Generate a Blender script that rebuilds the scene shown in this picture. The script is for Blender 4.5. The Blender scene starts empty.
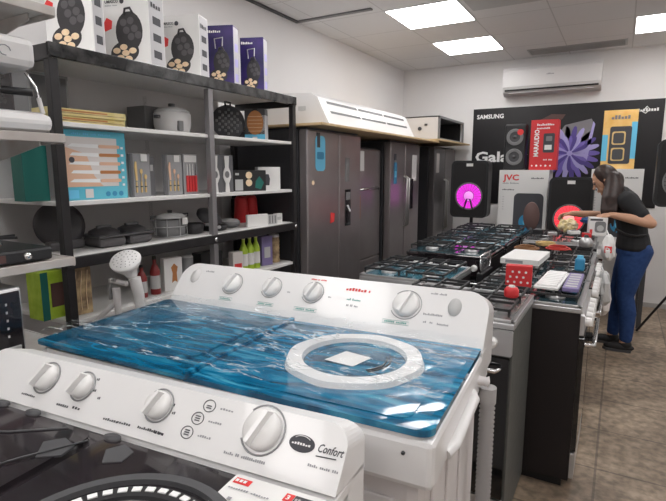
import bpy, bmesh, math, random
from mathutils import Vector, Matrix
random.seed(7)
sc = bpy.context.scene
COL = sc.collection
PI = math.pi

# ------------------------------------------------------------------ materials
MATS = {}
def mat(name, col, rough=.5, metal=0., emit=None, estr=1., coat=0., trans=0., ior=1.45, noise=None, bump=None, alpha=1., spec=None):
    m = bpy.data.materials.new(name); m.use_nodes = True
    nt = m.node_tree; b = nt.nodes['Principled BSDF']
    b.inputs['Base Color'].default_value = (*col, 1)
    b.inputs['Roughness'].default_value = rough
    b.inputs['Metallic'].default_value = metal
    b.inputs['Coat Weight'].default_value = coat
    b.inputs['Coat Roughness'].default_value = .05
    b.inputs['Transmission Weight'].default_value = trans
    b.inputs['IOR'].default_value = ior
    b.inputs['Alpha'].default_value = alpha
    if spec is not None: b.inputs['Specular IOR Level'].default_value = spec
    if emit:
        b.inputs['Emission Color'].default_value = (*emit, 1); b.inputs['Emission Strength'].default_value = estr
    tc = None
    if noise or bump:
        tc = nt.nodes.new('ShaderNodeTexCoord')
    if noise:   # (scale, col2, amount)
        n = nt.nodes.new('ShaderNodeTexNoise'); n.inputs['Scale'].default_value = noise[0]; n.inputs['Detail'].default_value = 5
        nt.links.new(tc.outputs['Object'], n.inputs['Vector'])
        r = nt.nodes.new('ShaderNodeValToRGB')
        r.color_ramp.elements[0].position = .5-noise[2]; r.color_ramp.elements[1].position = .5+noise[2]
        r.color_ramp.elements[0].color = (*col, 1); r.color_ramp.elements[1].color = (*noise[1], 1)
        nt.links.new(n.outputs['Fac'], r.inputs['Fac']); nt.links.new(r.outputs['Color'], b.inputs['Base Color'])
    if bump:    # (scale, strength)
        n = nt.nodes.new('ShaderNodeTexNoise'); n.inputs['Scale'].default_value = bump[0]; n.inputs['Detail'].default_value = 4
        nt.links.new(tc.outputs['Object'], n.inputs['Vector'])
        bp = nt.nodes.new('ShaderNodeBump'); bp.inputs['Strength'].default_value = bump[1]; bp.inputs['Distance'].default_value = .01
        nt.links.new(n.outputs['Fac'], bp.inputs['Height']); nt.links.new(bp.outputs['Normal'], b.inputs['Normal'])
    MATS[name] = m
    return m

mat('white_plastic', (.80,.79,.79), .32, coat=.3)
mat('body_white', (.74,.71,.71), .4)
mat('knob_white', (.84,.83,.82), .35, coat=.3)
mat('knob_grey', (.50,.50,.51), .35)
mat('ring_grey', (.33,.33,.34), .3, metal=.6)
mat('print_grey', (.32,.32,.34), .6)
mat('print_dark', (.06,.06,.07), .6)
mat('print_red', (.75,.05,.05), .6)
mat('print_green', (.12,.38,.34), .6)
mat('print_white', (.85,.85,.85), .5)
mat('black_gloss', (.012,.012,.014), .08, coat=.6, noise=(5,(.035,.025,.03),.2))
mat('black_plastic', (.018,.018,.02), .4)
mat('black_matt', (.014,.013,.014), .65)
mat('black_metal', (.010,.009,.010), .4, noise=(14,(.022,.020,.022),.25))
mat('glint_black_rail', (.010,.010,.011), .2, noise=(11,(.07,.068,.07),.1))  # pale flecks in the colour stand for glints along the rail
mat('dark_grey', (.07,.07,.075), .45)
mat('mid_grey', (.2,.2,.205), .5)
mat('light_grey', (.5,.5,.5), .5)
mat('post_grey', (.26,.25,.26), .35, metal=.5)
mat('shelf_board', (.72,.71,.70), .45)
mat('shelf_back', (.58,.57,.57), .55, noise=(3,(.64,.62,.62),.2))
mat('rack_white', (.62,.61,.59), .4, noise=(6,(.50,.45,.42),.12))
mat('steel', (.48,.48,.48), .28, metal=.9, noise=(3,(.56,.55,.54),.3))
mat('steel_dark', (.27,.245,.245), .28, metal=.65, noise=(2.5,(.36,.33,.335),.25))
mat('steel_dark2', (.16,.15,.155), .28, metal=.6, noise=(2.5,(.22,.205,.21),.25))
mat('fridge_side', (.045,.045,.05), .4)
mat('chrome', (.75,.75,.76), .12, metal=1.)
mat('silver', (.55,.55,.56), .3, metal=.7)
mat('stove_side', (.085,.09,.085), .45, noise=(30,(.12,.12,.115),.2))
mat('stove_black', (.012,.009,.010), .45)
mat('oven_glass', (.01,.01,.011), .05, coat=.5)
mat('hob_glass', (.02,.045,.055), .06, coat=.6, noise=(12,(.05,.10,.12),.2))
mat('hob_blue', (.02,.10,.15), .08, coat=.6, noise=(16,(.10,.28,.36),.15))
mat('hob_grey', (.11,.115,.115), .2, coat=.3, noise=(14,(.22,.22,.22),.2))
mat('iron', (.03,.03,.032), .5)
mat('wood_board', (.55,.38,.20), .6, noise=(12,(.66,.50,.30),.25))
mat('red', (.62,.035,.04), .45)
mat('dark_red', (.22,.02,.02), .4)
mat('carton_white', (.78,.77,.76), .55)
mat('carton_side', (.52,.51,.53), .55)
mat('carton_navy', (.008,.014,.055), .4, noise=(9,(.06,.03,.19),.22))
mat('carton_orange', (.82,.45,.10), .5, noise=(9,(.90,.62,.25),.2))
mat('carton_yellow', (.62,.52,.18), .6, noise=(20,(.72,.62,.34),.25))
mat('carton_cyan', (.07,.42,.58), .5, noise=(5,(.16,.55,.66),.25))
mat('carton_teal', (.015,.15,.125), .5)
mat('carton_lime', (.34,.52,.03), .55, noise=(26,(.50,.66,.07),.2))
mat('carton_brown', (.20,.13,.08), .5, noise=(25,(.55,.40,.22),.14))
mat('carton_grey', (.13,.13,.14), .5)
mat('peach', (.74,.47,.33), .6)
mat('pale', (.70,.66,.64), .6)
mat('cake', (.83,.60,.38), .6, noise=(60,(.90,.72,.50),.2))
mat('pan_dark', (.045,.042,.045), .5)
mat('pan_mid', (.10,.095,.10), .5)
mat('gold', (.75,.55,.25), .3, metal=.7)
mat('glass', (.85,.9,.9), .05, trans=.9, ior=1.3)
mat('clear_pack', (.32,.32,.33), .25, coat=.3)
mat('orange_rust', (.48,.20,.07), .5)
mat('skin', (.52,.29,.19), .5)
mat('hair', (.016,.009,.008), .45, noise=(40,(.038,.018,.014),.2))
mat('shirt', (.014,.014,.016), .8)
mat('jeans', (.010,.035,.13), .8, noise=(40,(.02,.06,.19),.25))
mat('yellow_bag', (.72,.55,.22), .35, noise=(20,(.85,.75,.55),.2))
mat('blue_cloth', (.02,.08,.22), .6)
mat('poster_black', (.012,.011,.013), .35)
mat('poster_violet', (.10,.07,.30), .4)
mat('poster_purple', (.19,.14,.50), .4)
mat('poster_lilac', (.42,.38,.72), .4)
mat('poster_grey', (.22,.21,.23), .4)
mat('poster_brown', (.10,.05,.045), .4)
mat('led_magenta', (.7,.05,.6), .4, emit=(.80,.03,.72), estr=.75)
mat('led_red', (.8,.05,.08), .4, emit=(1.,.05,.07), estr=1.0)
mat('led_redcore', (.8,.3,.3), .4, emit=(1.,.30,.28), estr=.9)
mat('led_magcore', (.8,.4,.8), .4, emit=(.75,.2,.75), estr=.6)
mat('print_blue', (.04,.25,.45), .5)
mat('print_skyblue', (.15,.55,.80), .4)
mat('ac_white', (.70,.69,.69), .4)
mat('brown_plush', (.12,.07,.065), .7)
mat('lamp_on', (1,1,1), .5, emit=(1,.985,.97), estr=9.)
mat('hose_grey', (.42,.41,.41), .45)
mat('wire_red', (.6,.05,.04), .5)
mat('wire_brown', (.30,.14,.06), .5)
mat('purple', (.22,.18,.36), .5)

# blue translucent lid with streaky depth
def lid_mat(name, c1, c2, c3):
    m = bpy.data.materials.new(name); m.use_nodes = True; nt = m.node_tree; b = nt.nodes['Principled BSDF']
    tc = nt.nodes.new('ShaderNodeTexCoord'); mp = nt.nodes.new('ShaderNodeMapping'); mp.inputs['Scale'].default_value = (5, 26, 5)
    mp.inputs['Rotation'].default_value = (0,0,.5)
    nt.links.new(tc.outputs['Object'], mp.inputs['Vector'])
    n = nt.nodes.new('ShaderNodeTexNoise'); n.inputs['Scale'].default_value = 1.3; n.inputs['Detail'].default_value = 7; n.inputs['Distortion'].default_value = .8
    nt.links.new(mp.outputs['Vector'], n.inputs['Vector'])
    r = nt.nodes.new('ShaderNodeValToRGB'); e = r.color_ramp.elements
    e[0].position = .36; e[0].color = (*c1,1); e[1].position = .70; e[1].color = (*c3,1)
    k = e.new(.52); k.color = (*c2,1)
    nt.links.new(n.outputs['Fac'], r.inputs['Fac']); nt.links.new(r.outputs['Color'], b.inputs['Base Color'])
    b.inputs['Roughness'].default_value = .12; b.inputs['Coat Weight'].default_value = .7; b.inputs['Coat Roughness'].default_value = .04
    MATS[name] = m
lid_mat('blue_lid', (.003,.075,.16), (.006,.17,.33), (.08,.38,.54))
lid_mat('blue_lid_dark', (.003,.05,.11), (.006,.13,.25), (.04,.27,.40))

def film_mat():
    m = bpy.data.materials.new('clear_film'); m.use_nodes = True; nt = m.node_tree
    for n in list(nt.nodes):
        if n.type == 'BSDF_PRINCIPLED': nt.nodes.remove(n)
    out = [n for n in nt.nodes if n.type == 'OUTPUT_MATERIAL'][0]
    t = nt.nodes.new('ShaderNodeBsdfTransparent'); g = nt.nodes.new('ShaderNodeBsdfGlossy'); g.inputs['Roughness'].default_value = .12
    d = nt.nodes.new('ShaderNodeBsdfDiffuse'); d.inputs['Color'].default_value = (.8,.85,.86,1)
    fr = nt.nodes.new('ShaderNodeFresnel'); fr.inputs['IOR'].default_value = 1.14
    tc = nt.nodes.new('ShaderNodeTexCoord'); mp = nt.nodes.new('ShaderNodeMapping'); mp.inputs['Scale'].default_value = (2.2, 7, 3); mp.inputs['Rotation'].default_value = (0,0,-.35)
    v = nt.nodes.new('ShaderNodeTexVoronoi'); v.feature = 'DISTANCE_TO_EDGE'; v.inputs['Scale'].default_value = 1.3
    nz = nt.nodes.new('ShaderNodeTexNoise'); nz.inputs['Scale'].default_value = 6; nz.inputs['Detail'].default_value = 5
    nt.links.new(tc.outputs['Object'], mp.inputs['Vector'])
    nt.links.new(mp.outputs['Vector'], nz.inputs['Vector'])
    mxv = nt.nodes.new('ShaderNodeMix'); mxv.data_type = 'RGBA'; mxv.inputs['Factor'].default_value = .35
    nt.links.new(mp.outputs['Vector'], mxv.inputs[6]); nt.links.new(nz.outputs['Color'], mxv.inputs[7])
    nt.links.new(mxv.outputs[2], v.inputs['Vector'])
    r = nt.nodes.new('ShaderNodeValToRGB'); r.color_ramp.elements[0].position = 0; r.color_ramp.elements[0].color = (.55,.55,.55,1)
    r.color_ramp.elements[1].position = .016; r.color_ramp.elements[1].color = (.010,.010,.010,1)
    nt.links.new(v.outputs['Distance'], r.inputs['Fac'])
    bp = nt.nodes.new('ShaderNodeBump'); bp.inputs['Strength'].default_value = .5; bp.inputs['Distance'].default_value = .01
    nt.links.new(nz.outputs['Fac'], bp.inputs['Height'])
    nt.links.new(bp.outputs['Normal'], g.inputs['Normal'])
    m1 = nt.nodes.new('ShaderNodeMixShader'); m2 = nt.nodes.new('ShaderNodeMixShader')
    nt.links.new(r.outputs['Color'], m1.inputs[0]); nt.links.new(t.outputs[0], m1.inputs[1]); nt.links.new(d.outputs[0], m1.inputs[2])
    nt.links.new(fr.outputs[0], m2.inputs[0]); nt.links.new(m1.outputs[0], m2.inputs[1]); nt.links.new(g.outputs[0], m2.inputs[2])
    nt.links.new(m2.outputs[0], out.inputs['Surface'])
    MATS['clear_film'] = m
film_mat()

def floor_mat():
    m = bpy.data.materials.new('worn_floor'); m.use_nodes = True; nt = m.node_tree; b = nt.nodes['Principled BSDF']
    tc = nt.nodes.new('ShaderNodeTexCoord')
    n1 = nt.nodes.new('ShaderNodeTexNoise'); n1.inputs['Scale'].default_value = 2.3; n1.inputs['Detail'].default_value = 8
    n2 = nt.nodes.new('ShaderNodeTexNoise'); n2.inputs['Scale'].default_value = 22; n2.inputs['Detail'].default_value = 6
    br = nt.nodes.new('ShaderNodeTexBrick'); br.inputs['Scale'].default_value = 1; br.offset = 0
    br.inputs['Brick Width'].default_value = .45; br.inputs['Row Height'].default_value = .45; br.inputs['Mortar Size'].default_value = .006
    br.inputs['Color1'].default_value = (.37,.29,.22,1); br.inputs['Color2'].default_value = (.32,.25,.19,1); br.inputs['Mortar'].default_value = (.19,.15,.12,1)
    for n in (n1,n2,br): nt.links.new(tc.outputs['Object'], n.inputs['Vector'])
    r = nt.nodes.new('ShaderNodeValToRGB'); r.color_ramp.elements[0].position=.40; r.color_ramp.elements[0].color=(.62,.60,.58,1); r.color_ramp.elements[1].position=.62; r.color_ramp.elements[1].color=(1.12,1.12,1.1,1)
    nt.links.new(n1.outputs['Fac'], r.inputs['Fac'])
    r2 = nt.nodes.new('ShaderNodeValToRGB'); r2.color_ramp.elements[0].position=.35; r2.color_ramp.elements[0].color=(.6,.6,.58,1); r2.color_ramp.elements[1].position=.65; r2.color_ramp.elements[1].color=(1.25,1.22,1.2,1)
    nt.links.new(n2.outputs['Fac'], r2.inputs['Fac'])
    a = nt.nodes.new('ShaderNodeMix'); a.data_type='RGBA'; a.blend_type='MULTIPLY'; a.inputs['Factor'].default_value=1
    c = nt.nodes.new('ShaderNodeMix'); c.data_type='RGBA'; c.blend_type='MULTIPLY'; c.inputs['Factor'].default_value=1
    nt.links.new(br.outputs['Color'], a.inputs[6]); nt.links.new(r.outputs['Color'], a.inputs[7])
    nt.links.new(a.outputs[2], c.inputs[6]); nt.links.new(r2.outputs['Color'], c.inputs[7])
    nt.links.new(c.outputs[2], b.inputs['Base Color']); b.inputs['Roughness'].default_value=.42
    MATS['worn_floor'] = m
floor_mat()
def ceil_mat():
    m = bpy.data.materials.new('ceiling_tiles'); m.use_nodes = True; nt = m.node_tree; b = nt.nodes['Principled BSDF']
    tc = nt.nodes.new('ShaderNodeTexCoord')
    mp = nt.nodes.new('ShaderNodeMapping'); mp.inputs['Location'].default_value = (.006+.6*8, .2+.6*8-.006+.6*.0, 0)
    br = nt.nodes.new('ShaderNodeTexBrick'); br.inputs['Scale'].default_value = 1; br.offset = 0; br.offset_frequency = 1
    br.inputs['Brick Width'].default_value = .6; br.inputs['Row Height'].default_value = .6; br.inputs['Mortar Size'].default_value = .006; br.inputs['Mortar Smooth'].default_value = .3
    br.inputs['Color1'].default_value = (.74,.735,.735,1); br.inputs['Color2'].default_value = (.71,.70,.705,1); br.inputs['Mortar'].default_value = (.55,.54,.54,1)
    nt.links.new(tc.outputs['Object'], mp.inputs['Vector']); nt.links.new(mp.outputs['Vector'], br.inputs['Vector'])
    nt.links.new(br.outputs['Color'], b.inputs['Base Color']); b.inputs['Roughness'].default_value = .8
    MATS['ceiling_tiles'] = m
ceil_mat()
mat('wall_paint', (.80,.785,.785), .6, noise=(1.2,(.77,.755,.755),.3))
mat('baseboard', (.42,.40,.39), .5)

# ------------------------------------------------------------------ mesh builder
class MB:
    def __init__(s): s.v=[]; s.f=[]; s.m=[]; s.mats=[]; s.X=Matrix.Identity(4); s.smooth=[]
    def mi(s, name):
        if name not in s.mats: s.mats.append(name)
        return s.mats.index(name)
    def add(s, vs, fs, m, smooth=False):
        b=len(s.v); k=s.mi(m)
        for p in vs: s.v.append(tuple(s.X @ Vector(p)))
        for f in fs: s.f.append(tuple(i+b for i in f)); s.m.append(k); s.smooth.append(smooth)
        return s
    def addbm(s, bm, m, smooth=False):
        bm.verts.ensure_lookup_table(); bm.verts.index_update()
        s.add([v.co.copy() for v in bm.verts], [[v.index for v in f.verts] for f in bm.faces], m, smooth); bm.free(); return s
    def box(s, c, d, m, bev=0., rot=(0,0,0), seg=2):
        bm=bmesh.new(); bmesh.ops.create_cube(bm, size=1)
        for v in bm.verts: v.co = Vector((v.co.x*d[0], v.co.y*d[1], v.co.z*d[2]))
        if bev>0: bmesh.ops.bevel(bm, geom=bm.edges[:], offset=min(bev, min(d)*.49), segments=seg, affect='EDGES', profile=.5)
        R=Matrix.Translation(c) @ Matrix.Rotation(rot[2],4,'Z') @ Matrix.Rotation(rot[1],4,'Y') @ Matrix.Rotation(rot[0],4,'X')
        bm.transform(R); return s.addbm(bm, m)
    def b2(s, lo, hi, m, bev=0.):
        return s.box([(a+b)/2 for a,b in zip(lo,hi)], [b-a for a,b in zip(lo,hi)], m, bev)
    def cyl(s, p0, p1, r0, m, r1=None, seg=20, smooth=True):
        r1 = r0 if r1 is None else r1
        p0=Vector(p0); p1=Vector(p1); d=(p1-p0); q=d.normalized().to_track_quat('Z','Y')
        vs=[]; fs=[]
        for i in range(seg):
            a=2*PI*i/seg; vs.append(p0+q@Vector((math.cos(a)*r0,math.sin(a)*r0,0)))
        for i in range(seg):
            a=2*PI*i/seg; vs.append(p1+q@Vector((math.cos(a)*r1,math.sin(a)*r1,0)))
        s.add(vs,[(i,(i+1)%seg,seg+(i+1)%seg,seg+i) for i in range(seg)], m, smooth)
        s.add(vs[:seg],[tuple(reversed(range(seg)))],m); s.add(vs[seg:],[tuple(range(seg))],m); return s
    def lathe(s, prof, c, m, axis=(0,0,1), seg=28, sx=1., sy=1.):
        q=Vector(axis).normalized().to_track_quat('Z','Y'); c=Vector(c); vs=[]; fs=[]; n=len(prof)
        for i in range(seg):
            a=2*PI*i/seg
            for r,h in prof: vs.append(c+q@Vector((math.cos(a)*r*sx,math.sin(a)*r*sy,h)))
        for i in range(seg):
            j=(i+1)%seg
            for k in range(n-1): fs.append((i*n+k, j*n+k, j*n+k+1, i*n+k+1))
        s.add(vs,fs,m,True)
        if prof[0][0]>1e-5: s.add([vs[i*n] for i in range(seg)],[tuple(reversed(range(seg)))],m)
        if prof[-1][0]>1e-5: s.add([vs[i*n+n-1] for i in range(seg)],[tuple(range(seg))],m)
        return s
    def tube(s, pts, r, m, seg=8, closed=False):
        pts=[Vector(p) for p in pts]; n=len(pts); vs=[]; fs=[]
        up=None
        for i,p in enumerate(pts):
            a=pts[(i-1)%n] if (closed or i>0) else p; b=pts[(i+1)%n] if (closed or i<n-1) else p
            t=(b-a).normalized()
            if up is None: up = t.orthogonal().normalized()
            up = (up - t*up.dot(t)).normalized(); w=t.cross(up)
            rr = r[i] if isinstance(r,(list,tuple)) else r
            for k in range(seg):
                an=2*PI*k/seg; vs.append(p+up*math.cos(an)*rr+w*math.sin(an)*rr)
        for i in range(n if closed else n-1):
            j=(i+1)%n
            for k in range(seg): fs.append((i*seg+k,i*seg+(k+1)%seg,j*seg+(k+1)%seg,j*seg+k))
        s.add(vs,fs,m,True)
        if not closed:
            s.add(vs[:seg],[tuple(reversed(range(seg)))],m); s.add(vs[-seg:],[tuple(range(seg))],m)
        return s
    def prism(s, poly, o, u, v, depth, m, inset=0):
        """polygon in the (u,v) plane at o, extruded along -u x v by depth (front at o)"""
        o=Vector(o); u=Vector(u); v=Vector(v); n=u.cross(v).normalized(); k=len(poly)
        fr=[o+u*a+v*b for a,b in poly]; bk=[p-n*depth for p in fr]
        s.add(fr+bk,[tuple(range(k)),tuple(reversed(range(k,2*k)))]+[(i,k+i,k+(i+1)%k,(i+1)%k) for i in range(k)],m); return s
    def sphere(s, c, r, m, seg=20, rings=12):
        if not hasattr(r,'__len__'): r=(r,r,r)
        bm=bmesh.new(); bmesh.ops.create_uvsphere(bm,u_segments=seg,v_segments=rings,radius=1)
        for v in bm.verts: v.co=Vector((v.co.x*r[0],v.co.y*r[1],v.co.z*r[2]))+Vector(c)
        return s.addbm(bm,m,True)
    def ring(s, c, ri, ro, h, m, axis=(0,0,1), seg=40, n8=0.):
        q=Vector(axis).normalized().to_track_quat('Z','Y'); c=Vector(c); vs=[]; fs=[]
        for i in range(seg):
            a=2*PI*i/seg; k=1+n8*math.cos(8*a)
            for r,z in ((ri,0),(ri+.1*(ro-ri),h),(ro*k-.1*(ro-ri),h),(ro*k,0)): vs.append(c+q@Vector((math.cos(a)*r,math.sin(a)*r,z)))
        for i in range(seg):
            j=(i+1)%seg
            for k in range(4): fs.append((i*4+k,j*4+k,j*4+(k+1)%4,i*4+(k+1)%4))
        return s.add(vs,fs,m)
    def text(s, t, o, u, v, size, m, width=None, bold=.0, ext=.0006, shear=0., center=False):
        if t[0]=='~':      # unreadable print: a row of letter-sized marks
            o=Vector(o); u=Vector(u).normalized(); v=Vector(v).normalized(); n=u.cross(v); L=len(t)-1
            cw=(width/L) if width else size*.6
            off=-cw*L/2 if center else 0
            for i,ch in enumerate(t[1:]):
                if ch==' ': continue
                h=size*(.42+.3*((ord(ch)*7+i*3)%5)/4)
                p=o+u*(off+cw*i)+n*ext
                s.add([p,p+u*cw*.72,p+u*cw*.72+v*h,p+v*h],[(0,1,2,3)],m)
            return s
        c=bpy.data.curves.new('t','FONT'); c.body=t; c.size=1; c.extrude=0; c.offset=bold; c.shear=shear; c.resolution_u=2
        ob=bpy.data.objects.new('t',c); COL.objects.link(ob)
        dg=bpy.context.evaluated_depsgraph_get(); me=bpy.data.meshes.new_from_object(ob.evaluated_get(dg))
        xs=[q.co.x for q in me.vertices]; x0,x1=min(xs),max(xs); kx=size
        if width: kx=width/(x1-x0)
        o=Vector(o); u=Vector(u).normalized(); v=Vector(v).normalized(); n=u.cross(v)
        off = -(x1-x0)*kx/2 if center else 0
        s.add([o+u*((q.co.x-x0)*kx+off)+v*(q.co.y*size)+n*ext for q in me.vertices],[tuple(p.vertices) for p in me.polygons],m)
        bpy.data.objects.remove(ob); bpy.data.curves.remove(c); bpy.data.meshes.remove(me); return s
    def build(s, name, parent=None, angle=None):
        me=bpy.data.meshes.new(name); me.from_pydata(s.v,[],s.f)
        for k in s.mats: me.materials.append(MATS[k])
        for p,k,sm in zip(me.polygons,s.m,s.smooth): p.material_index=k; p.use_smooth=sm
        me.update(); o=bpy.data.objects.new(name,me); COL.objects.link(o)
        if parent: o.parent=parent
        return o
def rrect(w,h,r,n=5,x0=0,y0=0,cor=(1,1,1,1)):
    """rounded rectangle polygon; cor: bl,br,tr,tl"""
    P=[]
    for (cx,cy,a0,k) in ((x0,y0,PI,0),(x0+w,y0,1.5*PI,1),(x0+w,y0+h,0,2),(x0,y0+h,.5*PI,3)):
        rr=r*cor[k]
        if rr<=0: P.append((cx,cy)); continue
        ox=cx+(rr if k in (0,3) else -rr); oy=cy+(rr if k in (0,1) else -rr)
        for i in range(n+1):
            a=a0+.5*PI*i/n; P.append((ox+rr*math.cos(a),oy+rr*math.sin(a)))
    return P
def tag(o,label=None,cat=None,group=None,kind=None):
    if label: o['label']=label
    if cat: o['category']=cat
    if group: o['group']=group
    if kind: o['kind']=kind
    return o
def thing(name,label,cat,loc=(0,0,0),rz=0.,group=None):
    o=bpy.data.objects.new(name,None); COL.objects.link(o); o.location=loc; o.rotation_euler=(0,0,rz); o.empty_display_size=.05
    return tag(o,label,cat,group)
def one(name,label,cat,mb,loc=(0,0,0),rz=0.,group=None):
    o=mb.build(name); o.location=loc; o.rotation_euler=(0,0,rz); return tag(o,label,cat,group)
def dup(root,loc,rz,label=None,group=None):
    r=root.copy(); COL.objects.link(r); r.location=loc; r.rotation_euler=(0,0,rz)
    if label: r['label']=label
    if group: r['group']=group
    for ch in list(root.children):
        c=ch.copy(); COL.objects.link(c); c.parent=r
        for g in ch.children:
            d=g.copy(); COL.objects.link(d); d.parent=c
    return r
UX,UY,UZ=Vector((1,0,0)),Vector((0,1,0)),Vector((0,0,1))

# ------------------------------------------------------------------ camera
f=500.; cx,cy=333.,250.5
A=Vector((622-cx,171-cy,f)).normalized(); pit=math.atan((cy-171)/f)
Zc=Vector((0,-math.cos(pit),-math.sin(pit))); Xc=A.cross(Zc)
Mx=Matrix((Xc,A,Zc))
right=Mx@Vector((1,0,0)); up=Mx@Vector((0,-1,0)); back=Mx@Vector((0,0,-1))
cam=bpy.data.cameras.new('camera'); co=bpy.data.objects.new('camera',cam); COL.objects.link(co)
R=Matrix((right,up,back)).transposed().to_4x4(); co.matrix_world=Matrix.Translation((0,0,1.5))@R
cam.sensor_width=36; cam.lens=f/666*36; cam.clip_start=.02; sc.camera=co

# ------------------------------------------------------------------ room
XL,XR,YB,YF,ZC=-2.6,2.9,6.45,-2.2,2.8
def st(name,mb): return tag(mb.build(name),kind='structure')
m=MB(); m.b2((XL-.1,YF-.1,-.1),(XR+.1,YB+.1,0),'worn_floor'); st('floor',m)
m=MB(); m.b2((XL-.1,YF-.1,ZC),(XR+.1,YB+.1,ZC+.1),'ceiling_tiles'); st('ceiling',m)
m=MB(); m.b2((XL-.1,YF-.1,0),(XL,YB+.1,ZC),'wall_paint'); st('wall_left',m)
m=MB(); m.b2((XL,YB,0),(XR,YB+.1,ZC),'wall_paint'); st('wall_back',m)
m=MB(); m.b2((XR,YF-.1,0),(XR+.1,YB+.1,ZC),'wall_paint'); st('wall_right',m)
m=MB(); m.b2((XL,YF-.1,0),(XR,YF,ZC),'wall_paint'); st('wall_front',m)
m=MB(); m.b2((XL,YB-.012,0),(XR,YB,.05),'baseboard'); st('baseboard_back',m)
# open slot in the grid along the left wall
m=MB(); m.b2((XL,3.0,ZC-.012),(XL+.035,3.90,ZC),'dark_grey'); m.b2((XL+.0,3.87,ZC-.012),(-1.86,3.91,ZC),'mid_grey'); st('trim_1',m)
m=MB(); m.b2((-1.14,3.62,ZC-.03),(-.45,4.27,ZC),'light_grey'); st('trim_2',m)
# vents
for i,(x,y,w,lab) in enumerate(((-1.0,6.0,.95,'long dark slotted grille in the ceiling above the wall air conditioner'),)):
    t=thing('ceiling_vent',lab,'vent',(x,y,ZC))
    m=MB(); m.b2((0,0,-.008),(w,.26,0),'light_grey'); m.build('frame',t)
    m=MB()
    for k in range(6): m.box((w/2,.03+k*.04,-.010),(w-.04,.030,.005),'light_grey',rot=(.35,0,0))
    m.build('slats',t)
LP=[(-1.5,4.3,'square ceiling light panel nearer the camera, left of centre'),(-1.5,5.5,'square ceiling light panel nearest the wall air conditioner'),(.3,5.5,'square ceiling light panel cut by the right edge of the photo')]
LP+=[(-1.5,2.5,''),(-1.5,.7,''),(-.3,-1.1,''),(.3,3.7,''),(.3,1.9,''),(.3,.1,''),(2.1,5.5,''),(2.1,3.1,''),(2.1,.7,''),(-1.5,-1.1,'')]
for i,(x,y,l) in enumerate(LP):
    t=thing('ceiling_light',l or 'square ceiling light panel outside the picture','ceiling light',(x,y,ZC),0,'square light panels in the ceiling')
    m=MB(); m.b2((-.30,-.30,-.006),(.30,.30,0),'light_grey'); m.build('frame',t)
    m=MB(); m.b2((-.288,-.288,-.010),(.288,.288,-.006),'lamp_on'); m.build('diffuser',t)

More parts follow.
